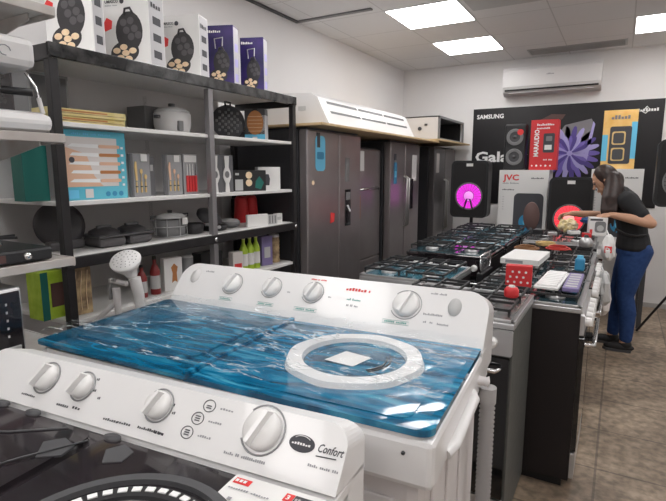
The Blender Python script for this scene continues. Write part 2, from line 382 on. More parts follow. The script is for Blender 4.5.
# ------------------------------------------------------------------ washers
def washer(name,label,loc,rz,W,D,dy,dz,kind):
    """origin: floor point under the lower left end of the control panel; x right, y back"""
    t=thing(name,label,'washing machine',loc,rz)
    Z=1.0
    # body: tapered tub casing
    m=MB(); y0,y1=-D,dy+.005
    for (a,b,c,d,z0,z1,mm,bv) in ((.03,W-.03,y0+.03,y1-.005,.06,.90,'body_white',.03),(0,W,y0,y1-.01,.88,Z-.012,'white_plastic',.014)):
        m.b2((a,c,z0),(b,d,z1),mm,bv)
    for k in range(3): m.b2((W-.032,y0+.10+k*.14,.15),(W-.024,y0+.19+k*.14,.85),'body_white',.004)
    for k in range(4): m.b2((.08+k*.27,y0+.024,.15),(.28+k*.27,y0+.032,.83),'body_white',.004)
    m.build('body',t)
    m=MB()
    m.box((W*.5,(y0+y1)/2,.035),(W-.1,(y1-y0)-.1,.07),'black_plastic',.01); m.build('base',t)
    # control panel: prism along x
    L=math.hypot(dy,dz); v=Vector((0,dy/L,dz/L)); n=UX.cross(v)
    m=MB()
    cr=.05 if kind=='blue' else .03
    P=rrect(W,L,cr*1.3,8,0,0,(0,0,1,1)); P[1+0:1]=[]
    fr=[Vector((a,0,Z))+v*b for a,b in P]
    # back outline: vertical back so that the panel housing has depth
    bk=[Vector((a,dy+.055-.0*b,Z-.02+ (b/L)*(dz+.0))) for a,b in P]
    k=len(P); m.add(fr+bk,[tuple(range(k)),tuple(reversed(range(k,2*k)))]+[(i,k+i,k+(i+1)%k,(i+1)%k) for i in range(k)],'white_plastic')
    m.b2((0,0,Z-.09),(W,dy+.055,Z-.005),'white_plastic',.004)
    pn=m.build('control_panel',t)
    O=Vector((0,0,Z))
    def at(u_,v_,h=0): return O+UX*u_+v*v_+n*h
    def knob(u_,v_,r,tick=True,mat_='knob_white'):
        q=MB(); q.lathe([(r,0),(r,.006),(r*.93,.012),(r*.80,.017),(0,.018)],at(u_,v_,.001),mat_,axis=n)
        a=1.2; d=(UX*math.cos(a)+v*math.sin(a)); w=n.cross(d)
        for s_ in (1,):
            c=at(u_,v_,.028); e=r*.95
            pts=[]
            for (x,y,z) in ((-e,-r*.17,-.012),(e,-r*.17,-.012),(e,r*.17,-.012),(-e,r*.17,-.012),(-e*.9,-r*.11,.003),(e*.9,-r*.11,.003),(e*.9,r*.11,.003),(-e*.9,r*.11,.003)): pts.append(c+d*x+w*y+n*z)
            q.add(pts,[(3,2,1,0),(4,5,6,7),(0,1,5,4),(1,2,6,5),(2,3,7,6),(3,0,4,7)],mat_)
        kb=q.build('knob',t)
        q=MB(); pts=[at(u_+math.cos(x)*r*1.18, v_+math.sin(x)*r*1.18,.0015) for x in [(-2.6+5.0*i/22) for i in range(23)]]
        q.tube(pts,.0013 if kind=='blue' else .0017,'ring_grey',seg=6); q.build('dial_ring',kb)
        return kb
    mk=MB()
    def tx(s_,u_,v_,sz,m_,w=None,b=0.,sh=0.,c=True): mk.text(s_,at(u_,v_),UX,v,sz,m_,w,b,.0008,sh,c)
    if kind=='blue':
        for u_,v_,r in ((.254,.113,.036),(.425,.117,.034),(.592,.117,.034),(.925,.114,.042)): knob(u_,v_,r)
        for u_,v_ in ((.070,.128),(1.075,.125)):
            q=MB(); q.lathe([(.024,0),(.023,.003),(0,.0035)],at(u_,v_,.0005),'light_grey' if u_>1 else 'ac_white',axis=n,sx=.85,sy=1.25); q.build('badge',t)
        tx('~PREMIUM',.748,.140,.016,'print_red',.075,.04); tx('~®',.795,.140,.012,'print_red')
        tx('~7.1 LAVADO',.748,.105,.011,'print_green',.050); tx('~12 KG MAX',.748,.083,.011,'print_grey',.042)
        for u_,w_ in ((.250,.055),(.424,.065),(.585,.085),(.905,.085)):
            q=[(-w_/2,0),(w_/2,0),(w_/2,.012),(-w_/2,.012)]
            mk.tube([at(u_+a,.045+b,.0005) for a,b in q],.0006,'print_green',4,True)
            tx('~LAVADO NORMAL' if w_>.06 else '~SELECTOR',u_,.048,.009,'print_green',w_*.85)
        tx('~TEMPORIZADOR',1.015,.088,.010,'print_grey',.06); tx('~00  05',1.005,.062,.009,'print_grey',.03); tx('~CENTRIFUGA',1.05,.060,.010,'print_grey',.035)
        tx('~LIMPIO',.13,.150,.009,'print_grey',.04); tx('~SECADO RAPIDO',1.02,.160,.009,'print_grey',.05); tx('~TIEMPO DE LAVADO',.60,.165,.008,'print_red',.06); tx('~MIN',.50,.105,.007,'print_grey'); tx('~MIN',.66,.105,.007,'print_grey')
    else:
        W0=.10
        for u_,v_,r in ((.206,.066,.029),(.318,.067,.026),(.528,.067,.027),(.763,.070,.036)): knob(u_,v_,r)
        for i,(u_,v_) in enumerate(((.539,.088),(.524,.062),(.513,.034))):
            pts=[at(u_+.10+.013*math.cos(a*PI/8),v_+.011*math.sin(a*PI/8),.0006) for a in range(16)]
            mk.tube(pts,.0009,'print_dark',4,True)
            for k in range(3-(i==0)): mk.prism([(-.006,0),(.006,0),(.005,.002),(-.005,.002)],at(u_+.10,v_-.005+.004*k,.0012),UX,v,.0003,'print_dark')
            tx(('~SUAVE','~NORMAL','~FUERTE')[i],u_+.14,v_-.002,.006,'print_grey',.03)
        # oval emblem
        P_=[(.024*math.cos(a*PI/14),.014*math.sin(a*PI/14)) for a in range(28)]
        mk.prism(P_,at(.742+.10,.064,.001),UX,v,.0008,'print_dark')
        mk.text('~PREMIUM',at(.742+.10,.061,.0015),UX,v,.006,'print_white',.036,.02,.0006,0,True)
        mk.tube([at(.742+.10+.017*math.cos(a*PI/10),.066+.010*math.sin(a*PI/10),.0022) for a in range(2,9)],.0007,'print_white',4)
        mk.tube([at(.872,.051,.001),at(.908,.053,.001)],.0009,'print_dark',4); tx('Confort',.796+.10,.058,.019,'print_dark',.046,.015,.35)
        tx('~C-PKT 9000B 12K',.79+.10,.033,.006,'print_grey',.055)
        for u_,s_ in ((.08,'SELECTOR'),(.19,'LAVADO'),(.23,'MIN'),(.33,'DRENAJE'),(.365,'NORMAL'),(.43,'TEMPORIZADOR'),(.455,'LAV'),):
            tx('~'+s_,u_+.10,.016+.002*((u_*100)%3),.007,'print_dark',.012+.004*len(s_))
        tx('~TEMPO DE CENTRIFUGADO',.645+.10,.017,.007,'print_grey',.085)
        for (u_,v_) in ((.13,.072),(.255,.062),(.275,.05),(.46,.072),(.468,.058),(.25,.085)): tx('~30',u_+.10,v_,.007,'print_dark')
    mk.build('lettering',pn)
    # lids
    if kind=='blue':
        zt=Z-.012
        m=MB(); m.prism(rrect(W-.02,D-.01,.035,6,.01,-D+.004),(0,0,zt+.004),UX,UY,.012,'white_plastic'); m.build('top_frame',t)
        m=MB(); m.prism(rrect(W*.53-.004,D-.004,.03,6,W*.47,-D+.000,(0,1,0,0)),(0,0,zt+.020),UX,UY,.014,'blue_lid')
        m.prism(rrect(W*.50-.035,D-.055,.03,6,W*.48,-D+.028),(0,0,zt+.0225),UX,UY,.004,'blue_lid')
        m.build('spin_lid',t)
        C=Vector((.89,-.245,zt+.022))
        m=MB(); m.ring(C,.132,.182,.014,'white_plastic',seg=64,n8=.012)
        r_=m.build('lid_ring',t)
        m=MB(); m.lathe([(.134,0),(.125,.004),(.118,-.0),(.10,.003),(0,.004)],C+Vector((0,0,.002)),'blue_lid_dark',seg=40); m.build('lid_window',t)
        m=MB()
        for rr in (.095,.085): m.tube([C+Vector((rr*math.cos(a),rr*math.sin(a),.007)) for a in [(-.8+.08*i) for i in range(18)]],.0022,'dark_grey',6)
        m.build('lid_grip',t)
        m=MB(); m.prism([(-.055,-.035),(.03,-.045),(.05,.03),(-.03,.045)],C+Vector((-.01,-.01,.0075)),UX,UY,.0008,'carton_white'); m.build('white_patch',t)  # flat white quad laid on the window inside the lid ring
        # wash lid: hinged leaf, slightly raised along its left edge
        m=MB(); q=Matrix.Translation((W*.485,0,zt+.018))@Matrix.Rotation(.006,4,'Y')
        m.X=q; m.prism(rrect(W*.485,D+.015,.02,5,-W*.485,-D-.01),(0,0,.006),UX,UY,.010,'blue_lid_dark')
        m.prism(rrect(W*.40,D*.62,.05,6,-W*.45,-D*.86),(0,0,.012),UX,UY,.008,'blue_lid_dark')
        m.prism(rrect(.014,D,.004,3,-.018,-D),(0,0,.012),UX,UY,.006,'blue_lid')
        m.build('wash_lid',t)
        # crinkled protective film on the lids
        m=MB(); nx,ny=70,34; vs=[]; fs=[]
        rnd=random.Random(3); ws=[(rnd.uniform(10,45),rnd.uniform(-40,40),rnd.uniform(0,6),rnd.uniform(.0004,.0018)) for _ in range(14)]
        for j in range(ny+1):
            for i in range(nx+1):
                x=.005+(W-.012)*i/nx; y=-D+.005+(D-.012)*j/ny
                z=sum(a*abs(math.sin(kx*x+ky*y+p)) for kx,ky,p,a in ws)
                lift=.004*max(0,1-(x/(W*.5))) 
                base=zt+.038+ .006*math.exp(-((x-.89)**2+(y+.245)**2)/.02)
                vs.append((x,y,base+z*1.2+lift))
        for j in range(ny):
            for i in range(nx): a=j*(nx+1)+i; fs.append((a,a+1,a+nx+2,a+nx+1))
        m.add(vs,fs,'clear_film',True); m.build('protective_film',t)
        # side handle, clips, drain hose
        m=MB(); m.tube([(W-.002,-.40,.905),(W+.010,-.37,.915),(W+.010,-.15,.925),(W-.002,-.12,.925)],.013,'white_plastic',8); m.build('side_handle',t)
        m=MB(); m.lathe([(.014,0),(.012,.03),(.016,.036),(.0,.04)],(W-.01,-.04,.93),'body_white',axis=(1,0,0)); m.build('hose_clip',t)
        m=MB(); pts=[]; rad=[]
        for i in range(120):
            z=.865-.80*i/119; pts.append((W+.022,-.015,z)); rad.append(.0225 if i%2 else .0165)
        m.tube(pts,rad,'hose_grey',12); m.cyl((W+.022,-.015,.86),(W+.022,-.015,.905),.023,'hose_grey'); m.build('drain_hose',t)
        m=MB(); m.lathe([(.004,0),(.004,.003),(0,.003)],(W-.06,-D-.0,.955),'dark_grey',axis=(0,-1,0)); m.build('screw',t)
    else:
        zt=Z-.012
        m=MB(); m.prism(rrect(W-.02,D-.01,.03,6,.01,-D+.004),(0,0,zt+.004),UX,UY,.012,'black_gloss'); m.build('top_frame',t)
        m=MB(); m.prism(rrect(W*.47,D-.03,.03,6,W*.49,-D+.01),(0,0,zt+.014),UX,UY,.010,'black_gloss'); m.build('spin_lid',t)
        C=Vector((.70,-.245,zt+.014))
        m=MB(); m.ring(C,.160,.180,.008,'dark_grey',seg=56); m.ring(C,.120,.150,.006,'black_plastic',seg=56); rr=m.build('lid_ring',t)
        m=MB()
        for k in range(40):
            a=k*2*PI/40; m.box(C+Vector((.137*math.cos(a),.137*math.sin(a),.0075)),(.010,.014,.002),'print_white',rot=(0,0,a))
        m.build('ring_marks',rr)
        m=MB(); m.lathe([(.12,0),(.11,.006),(.05,.002),(0,.003)],C+Vector((0,0,.002)),'black_gloss',seg=40); m.build('lid_window',t)
        m=MB(); m.prism(rrect(W*.44,D-.03,.03,6,.02,-D+.01),(0,0,zt+.014),UX,UY,.010,'black_gloss')
        m.tube([(.04,-.16,zt+.015),(.16,-.13,zt+.016),(.27,-.09,zt+.016),(.36,-.03,zt+.015)],.0022,'dark_grey',6)
        m.tube([(.30,-.30,zt+.017),(.38,-.14,zt+.018),(.44,-.05,zt+.018)],.0018,'dark_grey',6)
        m.build('wash_lid',t)
        for (x,y) in ((.14,-.012),(.24,-.012),(.47,-.015)):
            m=MB(); m.lathe([(.011,0),(.011,.004),(0,.005)],(x,y-.006,zt+.014),'dark_grey',seg=16,sx=1.8); m.build('lid_hinge',t)
        for (x,y,s_) in ((.40,-.09,1.),(.52,-.06,.8)):
            m=MB(); m.prism([(0,-.035*s_),(.035*s_,-.012),(.03*s_,.02),(-.01,.032),(-.035*s_,.005)],(x,y,zt+.016),UX,UY,.004,'dark_grey'); m.build('lid_tab',t)
        # energy sticker
        S=MB(); S.prism(rrect(.165,.105,.006,3,.752,-.122),(0,0,zt+.0165),UX,UY,.0012,'carton_white')
        S.prism([(.758,-.026),(.788,-.026),(.788,-.040),(.758,-.040)][::-1],(0,0,zt+.0173),UX,UY,.0005,'print_red')
        S.prism([(.853,-.028),(.868,-.028),(.868,-.046),(.853,-.046)][::-1],(0,0,zt+.0173),UX,UY,.0005,'print_red')
        S.prism([(.869,-.028),(.930,-.028),(.930,-.046),(.869,-.046)][::-1],(0,0,zt+.0173),UX,UY,.0005,'print_dark')
        S.text('~RSE',(.761,-.037,zt+.018),UX,UY,.009,'print_white',.022,.03)
        S.text('3',(.857,-.043,zt+.018),UX,UY,.014,'print_white',None,.03); S.text('~GARANTIAXX',(.872,-.041,zt+.018),UX,UY,.009,'light_grey',.052)
        S.text('~SERVICIO TECNICO',(.760,-.055,zt+.0175),UX,UY,.006,'print_grey',.075); S.text('~E  2X  A',(.775,-.080,zt+.0175),UX,UY,.010,'print_grey',.08); S.text('~12 MESES',(.86,-.080,zt+.0175),UX,UY,.010,'print_red',.05)
        S.text('~CENTRO DE ATENCION',(.765,-.10,zt+.0175),UX,UY,.007,'print_grey',.12)
        S.build('sticker',t)
    return t
washer('washing_machine','large white twin-tub washer with blue lids wrapped in clear film',(-1.473,1.303,0),math.radians(3.4),1.175,.515,.12,.14,'blue')
washer('washing_machine','white twin-tub washer with glossy black lids, nearest the camera',(-1.265,.534,0),math.radians(5),.922,.50,.07,.083,'black')

# ------------------------------------------------------------------ big black shelf unit on the left wall
SX0,SX1,SY0,SY1=-2.38,-1.88,1.165,2.80
t=thing('display_shelf','tall black-framed shelf unit with grey boards along the left wall','shelving unit',(0,0,0))
for (x,y,mt) in ((SX1,SY0,'black_metal'),(SX0,SY0,'black_metal'),(SX1,2.0,'post_grey'),(SX0,2.0,'dark_grey'),(SX1,SY1-.03,'black_metal'),(SX0,SY1-.03,'black_metal')):
    m=MB(); w=.036 if y<1.5 else .034
    m.b2((x-w,y,0),(x,y+w,1.92),mt,.003); m.build('post',t)
m=MB(); m.b2((SX1-.012,SY0,1.922),(SX1+.006,SY1+.006,1.975),'glint_black_rail',.003); m.b2((SX0,SY1-.012,1.912),(SX1,SY1+.004,1.97),'black_metal'); m.b2((SX0,SY0,1.912),(SX1,SY0+.012,1.97),'black_metal'); m.build('top_rail',t)
m=MB(); m.b2((SX1-.012,SY0,1.112),(SX1+.006,SY1,1.158),'black_metal',.003); m.b2((SX0,SY1-.012,1.112),(SX1,SY1+.002,1.155),'black_metal'); m.build('middle_rail',t)
m=MB(); m.b2((SX0,SY0+.01,1.955),(SX1-.012,SY1-.012,1.972),'shelf_board'); m.build('top_board',t)
for z in (1.672,1.362,1.143,.875,.45,.12):
    m=MB(); m.b2((SX0+.005,SY0+.012,z),(SX1-.015,SY1-.015,z+.018),'shelf_board',.002); m.build('shelf_board',t)
m=MB(); m.b2((SX0-.012,SY0,.1),(SX0,2.62,1.955),'shelf_back'); m.build('back_panel',t)
for y in (2.02,2.79):
    m=MB(); m.lathe([(.011,0),(.011,.006),(0,.007)],(SX1+.006,y-.01,1.135),'chrome',axis=(1,0,0),seg=14); m.build('bolt',t)

# ---- boxed cupcake makers on top
def pan_picture(m,o,u,v,w,h,kx=1.,dark='pan_dark',mid='pan_mid',lid=True):
    """waffle pan standing open above six little cakes, printed on a carton face"""
    n=Vector(u).cross(Vector(v)); o=Vector(o)
    def P(a,b,z): return o+Vector(u)*a*w+Vector(v)*b*h+n*z
    def ell(ca,cb,ra,rb,z,mt,rot=0.,seg=22):
        pts=[(ca*w+ra*w*math.cos(x)*math.cos(rot)-rb*h*math.sin(x)*math.sin(rot), cb*h+ra*w*math.cos(x)*math.sin(rot)+rb*h*math.sin(x)*math.cos(rot)) for x in [2*PI*i/seg for i in range(seg)]]
        m.prism(pts,o+n*z,u,v,.0006,mt)
    ell(.56,.56,.30,.30,.0008,dark)
    ell(.44,.25,.32,.17,.0010,dark,.12)
    m.tube([P(.46,.80,.0012),P(.49,.90,.0012),P(.60,.91,.0012),P(.66,.82,.0012)],.006,dark,5)
    for a,b in ((.44,.70),(.60,.72),(.50,.58),(.68,.60),(.60,.48),(.76,.50)): ell(a,b,.075,.055,.0014,mid)
    for a,b in ((.26,.28),(.42,.33),(.46,.24),(.62,.27),(.34,.17),(.52,.15)): ell(a,b,.085,.045,.0016,'cake')
def pan_box(name,label,loc,rz,w,d,h,face,side,title=True,blue=False):
    t=thing(name,label,'boxed appliance',loc,rz,'boxed cake makers on top of the black shelf unit')
    m=MB(); m.b2((0,0,0),(w,d,h),face,.002)
    m.b2((w-.001,.006,.006),(w+.0006,d-.006,h-.006),side); c=m.build('carton',t)
    m=MB(); pan_picture(m,(0,-.0005,0),UX,UZ,w,h*(.86 if not blue else .7),dark='pan_dark')
    if blue:
        m.tube([(.35*w,-.001,h*.62),(.32*w,-.001,h*.78),(.62*w,-.001,h*.80),(.60*w,-.001,h*.66)],.004,'light_grey',5)
    m.build('printed_picture',c)
    m=MB()
    if title:
        m.text('UMASCO',(w*.05,-.0012,h*.86),UX,UZ,.018,'print_dark',w*.30,.03); m.lathe([(.011,0),(.011,.001)],(w*.43,-.001,h*.875),'print_dark',axis=(0,-1,0),seg=14)
        m.text('~CUPCAKE MAKER',(w*.05,-.0012,h*.82),UX,UZ,.008,'print_grey',w*.28)
        m.prism([(0,0),(.035,.01),(.04,.045),(.012,.06),(-.01,.03)],(w*.02,-.0012,h*.50),UX,UZ,.0006,'print_red')
        for k in range(3): m.box((w+.001,d*.5,h*(.2+.22*k)),(.0012,d*.5,h*.10),'print_dark')
        m.text('~CAKE',(w+.0015,d*.15,h*.80),UY,UZ,.03,'print_dark',d*.65,.02)
    else:
        m.text('~CUPCAKE',(w*.06,-.0012,h*.88),UX,UZ,.02,'print_white',w*.5,.02)
        for k in range(3): m.box((w+.001,d*.5,h*(.15+.25*k)),(.0012,d*.5,h*.13),'poster_lilac')
    m.build('lettering',c)
    return t
ZT=1.973
pan_box('appliance_box','white carton picturing a dark cake maker, first from the left on the black shelf unit',(-2.145,1.329,ZT),math.radians(17),0.225,0.075,0.340,'carton_white','carton_side')
pan_box('appliance_box','white carton picturing a dark cake maker, second from the left, brand text at its top',(-2.152,1.615,ZT),math.radians(17),0.232,0.130,0.340,'carton_white','carton_side')
pan_box('appliance_box','shorter white carton picturing a cake maker, beside the two navy cartons',(-2.134,1.934,ZT),math.radians(18),0.215,0.105,0.315,'carton_white','carton_side')
pan_box('appliance_box','navy carton picturing a cake maker, between the white carton and the last navy one',(-2.076,2.203,ZT),math.radians(22),0.158,0.095,0.325,'carton_navy','carton_side',False,True)
pan_box('appliance_box','navy carton picturing a cake maker, last at the right end of the shelf top',(-2.064,2.481,ZT),math.radians(22),0.145,0.090,0.320,'carton_navy','carton_side',False,True)

# ---- top compartment (board top 1.690)
Z1=1.690
m=MB(); m.b2((0,0,0),(.30,.17,.20),'mid_grey',.003); m.b2((.302,.01,.01),(.303,.16,.19),'dark_grey'); m.b2((-.001,-.001,.185),(.301,.171,.201),'mid_grey')
one('storage_carton','tall grey carton at the left of the top compartment behind the yellow cartons','box',m,(-2.36,1.18,Z1),0)
for k in range(2):
    m=MB(); m.b2((0,0,0),(.16,.34,.028),'carton_yellow',.002); m.b2((.159,.01,.010),(.1612,.33,.013),'carton_brown'); m.b2((.1605,.05,.016),(.1615,.25,.022),'orange_rust')
    one('flat_carton','flat yellow carton on the upper shelf, '+('lower' if k==0 else 'upper')+' of the two stacked','box',m,(-2.10,1.19+.0*k,Z1+.029*k),math.radians(-3*k),'flat yellow cartons on the upper shelf')
t=thing('rice_cooker','white and grey rice cooker in the upper shelf compartment','rice cooker',(-2.08,1.935,Z1))
m=MB(); m.lathe([(.075,0),(.085,.01),(.095,.05),(.095,.105),(.088,.11)],(0,0,0),'ac_white',seg=32); m.build('body',t)
m=MB(); m.lathe([(.09,.11),(.09,.118),(.07,.132),(.03,.14),(0,.141)],(0,0,0),'light_grey',seg=32); m.cyl((0,0,.138),(0,0,.158),.018,'dark_grey'); m.build('lid',t)
m=MB(); m.box((.088,-.03,.04),(.02,.03,.05),'mid_grey',.004); m.build('switch_panel',t)
m=MB(); m.box((.0,-.10,.085),(.035,.02,.016),'dark_grey',.004); m.build('handle',t)
m=MB(); m.box((.0,.10,.085),(.035,.02,.016),'dark_grey',.004); m.build('handle',t)
m=MB(); m.b2((0,0,0),(.14,.14,.15),'mid_grey',.003); one('storage_carton','plain grey carton behind the right of the rice cooker','box',m,(-2.34,1.86,Z1),0)
# waffle pan and boxed waffle maker
t=thing('waffle_pan','round dark patterned pan standing in the right bay of the upper shelf','pan',(-2.13,2.43,Z1))
ax=Vector((.75,-.55,.12)).normalized()
m=MB(); m.lathe([(.10,-.008),(.104,0),(.10,.006),(0,.008)],(0,0,.108),'dark_grey',axis=ax,seg=32); m.build('plate',t)
m=MB(); uu=ax.orthogonal().normalized(); ww=ax.cross(uu)
for a in range(-3,4):
    for b in range(-3,4):
        if a*a+b*b<10: m.box(Vector((0,0,.108))+ax*.009+uu*a*.026+ww*b*.026,(.015,.015,.015),'mid_grey',.003,rot=(0,0,.7))
m.build('pattern',t)
m=MB(); m.tube([(0,-.02,.20),(0,-.025,.225),(0,.025,.225),(0,.02,.20)],.006,'black_plastic'); m.build('handle',t)
t=thing('waffle_maker_box','carton with a brown round waffle printed on it, in the right upper compartment','boxed appliance',(-2.06,2.50,Z1),math.radians(22))
m=MB(); m.b2((0,0,0),(.13,.07,.19),'dark_grey',.002); m.b2((.1,.0,.0),(.1305,.0705,.15),'carton_side'); c=m.build('carton',t)
m=MB(); m.lathe([(.055,0),(.055,.001)],(.068,-.0008,.105),'orange_rust',axis=(0,-1,0),seg=28,sx=.95,sy=1.35)
for k in range(5): m.box((.068,-.0022,.055+.022*k),(.09,.0008,.002),'cake')
m.tube([(.05,-.001,.175),(.055,-.001,.186),(.08,-.001,.186),(.085,-.001,.175)],.004,'black_plastic',5)
m.b2((.0,-.0018,.0),(.13,-.0005,.035),'print_skyblue'); m.b2((.05,-.0022,.005),(.08,-.0018,.02),'print_white'); m.build('printed_picture',c)

# ---- second compartment (board top 1.380)
Z2=1.380
m=MB(); m.b2((0,0,0),(.08,.10,.22),'carton_teal',.002); one('gift_carton','teal green carton at the far left of the second shelf','box',m,(-2.10,1.11,Z2),0)
t=thing('knife_set_box','large cyan carton showing rows of knives through its window','boxed knife set',(-1.95,1.222,Z2),math.radians(88))
w_,h_=.30,.287
m=MB(); m.b2((0,0,0),(w_,.04,h_),'carton_cyan',.002); c=m.build('carton',t)
m=MB(); m.b2((.008,-.0015,.055),(w_-.045,-.0003,h_-.028),'pale')
m.prism([(.008,.055),(.18,.055),(.14,.10),(.11,.19),(.008,.22)],(0,-.0018,0),UX,UZ,.0004,'peach')
m.build('window_panel',c)
for k in range(5):
    z=.075+.036*k
    m=MB(); m.prism([(.03+.008*(k%2),z),(.165,z-.004),(.165,z+.012),(.05,z+.012)],(0,-.002,0),UX,UZ,.0008,'print_white')
    m.prism(rrect(.10,.014,.006,3,.168,z-.003),(0,-.0026,0),UX,UZ,.0012,'orange_rust' if k%2 else 'peach'); m.build('knife_picture',c)
m=MB()
m.b2((.022,-.003,.008),(.065,-.0006,.042),'print_skyblue'); m.b2((.095,-.003,.008),(.13,-.0006,.045),'pale')
for k in range(3): m.lathe([(.011,0),(.011,.001)],(.20+.032*k,-.0006,.022),'print_blue',axis=(0,-1,0),seg=16)
for k in range(6): m.box((w_-.02,-.001,.06+.032*k),(.012,.0012,.010),'print_white')
m.lathe([(.012,0),(.012,.001)],(.045,-.002,.165),'print_dark',axis=(0,-1,0),seg=16)
m.text('~KNIFE SET PRO GOURMET',(.05,-.0012,h_-.02),UX,UZ,.012,'print_skyblue',.18)
m.build('lettering',c)
def cutlery(label,y,mt,hm,blade,w=.105,h=.20):
    t=thing('cutlery_set',label,'cutlery set',(-1.97,y,Z2),math.radians(85),'cutlery sets in clear packs on the second shelf')
    m=MB(); m.b2((0,0,0),(w,.022,h),'clear_pack',.002); m.b2((-.0,-.002,0),(.014,.0,h),'carton_grey'); c=m.build('pack',t)
    for k,(x,l) in enumerate(((.028,.165),(.054,.13),(.076,.105))):
        m=MB(); m.prism([(x-.004,.02),(x+.004,.02),(x+.003,.07),(x-.003,.07)],(0,-.004,0),UX,UZ,.004,hm)
        if k==0: m.prism([(x-.004,.075),(x+.006,.075),(x+.004,.16),(x-.004,.165),(x-.009,.14)],(0,-.004,0),UX,UZ,.002,blade)
        else:
            m.tube([(x,-.004,.07),(x,-.004,l-.02)],.0018,blade,6); m.lathe([(.008,-.001),(.008,.001)],(x,-.004,l-.012),blade,axis=(0,-1,0),seg=14,sx=.9,sy=1.5)
        m.b2((x-.0055,-.0065,.045),(x+.0055,-.002,.05),'print_dark'); m.build('cutlery_piece',t)
    m=MB(); m.b2((.055,-.0045,h-.035),(.088,-.0015,h-.002),'carton_white'); m.build('price_tag',t)
    return t
cutlery('clear pack with gold cutlery and a white tag beside the cyan knife carton',1.565,'gold','gold','gold')
cutlery('clear pack with bronze cutlery left of the red-handled knives',1.768,'gold','gold','peach')
m=MB(); m.b2((0,0,0),(.03,.03,.19),'carton_grey',.002); m.b2((.005,-.001,.12),(.02,0,.15),'light_grey'); one('narrow_carton','narrow dark carton standing between the two cutlery packs','box',m,(-1.99,1.69,Z2),math.radians(85))
t=thing('knife_pack','card pack of knives with red handles next to the middle post','knife pack',(-1.965,1.885,Z2),math.radians(85))
m=MB(); m.b2((0,0,0),(.095,.02,.205),'clear_pack',.002); m.b2((.008,-.002,.165),(.085,0,.20),'carton_white'); m.build('pack',t)
for k in range(4):
    m=MB(); x=.022+.018*k; m.prism(rrect(.013,.085,.005,3,x-.006,.012),(0,-.006,0),UX,UZ,.006,'red'); m.prism([(x-.004,.098),(x+.004,.098),(x+.002,.155),(x-.003,.16)],(0,-.004,0),UX,UZ,.002,'chrome'); m.build('knife',t)
for i,(y,lab) in enumerate(((2.09,'white ladle-shaped card pack just right of the middle post'),(2.185,'white ladle-shaped card pack left of the dark food carton'))):
    t=thing('ladle_pack',lab,'utensil pack',(-1.98,y,Z2),math.radians(68),'white utensil packs on the second shelf')
    m=MB(); m.b2((0,0,0),(.075,.02,.21),'carton_grey',.002); m.build('card',t)
    m=MB(); m.prism([(.022,.0),(.05,.0),(.046,.05),(.060,.085),(.056,.115),(.046,.14),(.050,.205),(.020,.205),(.024,.14),(.012,.115),(.010,.085),(.026,.05)],(0,-.004,0),UX,UZ,.004,'carton_white')
    m.lathe([(.014,0),(.014,.001)],(.035,-.004,.10),'mid_grey',axis=(0,-1,0),seg=14,sy=1.4); m.build('utensil',t)
t=thing('food_carton','black carton with round food pictures on the second shelf','box',(-1.99,2.30,Z2),math.radians(65))
m=MB(); m.b2((0,0,0),(.215,.09,.125),'black_plastic',.002); c=m.build('carton',t)
m=MB()
for a,b in ((.10,.095),(.10,.05)): m.lathe([(.021,0),(.021,.001)],(a,-.0005,b),'cake',axis=(0,-1,0),seg=18)
m.prism([(.14,.02),(.18,.01),(.20,.05),(.17,.09),(.145,.06)],(0,-.001,0),UX,UZ,.0005,'carton_teal'); m.b2((.01,-.0015,.005),(.06,-.0003,.07),'light_grey'); m.b2((.012,-.0018,.095),(.035,-.0003,.108),'light_grey'); m.build('printed_picture',c)
t=thing('toy_carton','white carton with a dark figure picture at the right of the second shelf','box',(-1.99,2.53,Z2),math.radians(55))
m=MB(); m.b2((0,0,0),(.15,.06,.145),'carton_white',.002); c=m.build('carton',t)
m=MB(); m.prism([(.045,.03),(.075,.03),(.08,.07),(.072,.10),(.048,.10),(.04,.06)],(0,-.0006,0),UX,UZ,.0005,'print_dark'); m.prism([(.0,.03),(.03,.02),(.02,.09),(.0,.1)],(0,-.0006,0),UX,UZ,.0005,'cake'); m.build('printed_picture',c)

# ---- third compartment (board top 1.161)
Z3=1.161
t=thing('round_griddle','big round dark pan leaning at the left end of the third shelf','pan',(-2.12,1.30,Z3))
m=MB(); ax=Vector((.9,-.3,.25)).normalized(); m.lathe([(.085,-.012),(.10,-.008),(.104,.0),(.08,.012),(0,.016)],(0,0,.105),'pan_dark',axis=ax,seg=36); m.build('disc',t)
m=MB(); m.box((.03,0,.02),(.05,.16,.04),'pan_mid',.01); m.build('base',t)
def griddle(label,y,s):
    t=thing('roasting_dish',label,'roasting dish',(-2.03,y,Z3),math.radians(-4),'dark roasting dishes on the third shelf')
    m=MB(); m.b2((-.075,-.09*s,0),(.075,.09*s,.048),'pan_mid',.02); m.b2((-.085,-.10*s,.046),(.085,.10*s,.056),'dark_grey',.004); m.build('dish',t)
    m=MB(); m.lathe([(.085,.0),(.08,.014),(.05,.026),(0,.03)],(0,0,.056),'pan_dark',sx=.9,sy=1.05*s,seg=24); m.build('lid',t)
    m=MB(); m.box((0,0,.088),(.02,.07,.016),'dark_grey',.005); m.build('lid_handle',t)
griddle('dark lidded roasting dish on the third shelf, beside the leaning round pan',1.45,.75)
griddle('dark lidded roasting dish on the third shelf, beside the pot rack',1.60,.72)
t=thing('wire_pot_set','shiny glass and wire pot set with a white tag on the third shelf','pot set',(-2.03,1.84,Z3))
m=MB()
for z in (.006,.055,.10): m.tube([(.07*math.cos(a*PI/12),.095*math.sin(a*PI/12),z) for a in range(24)],.003,'silver',6,True)
for a in range(8): m.tube([(.07*math.cos(a*PI/4),.095*math.sin(a*PI/4),.006),(.07*math.cos(a*PI/4),.095*math.sin(a*PI/4),.10)],.0022,'silver',6)
m.build('wire_frame',t)
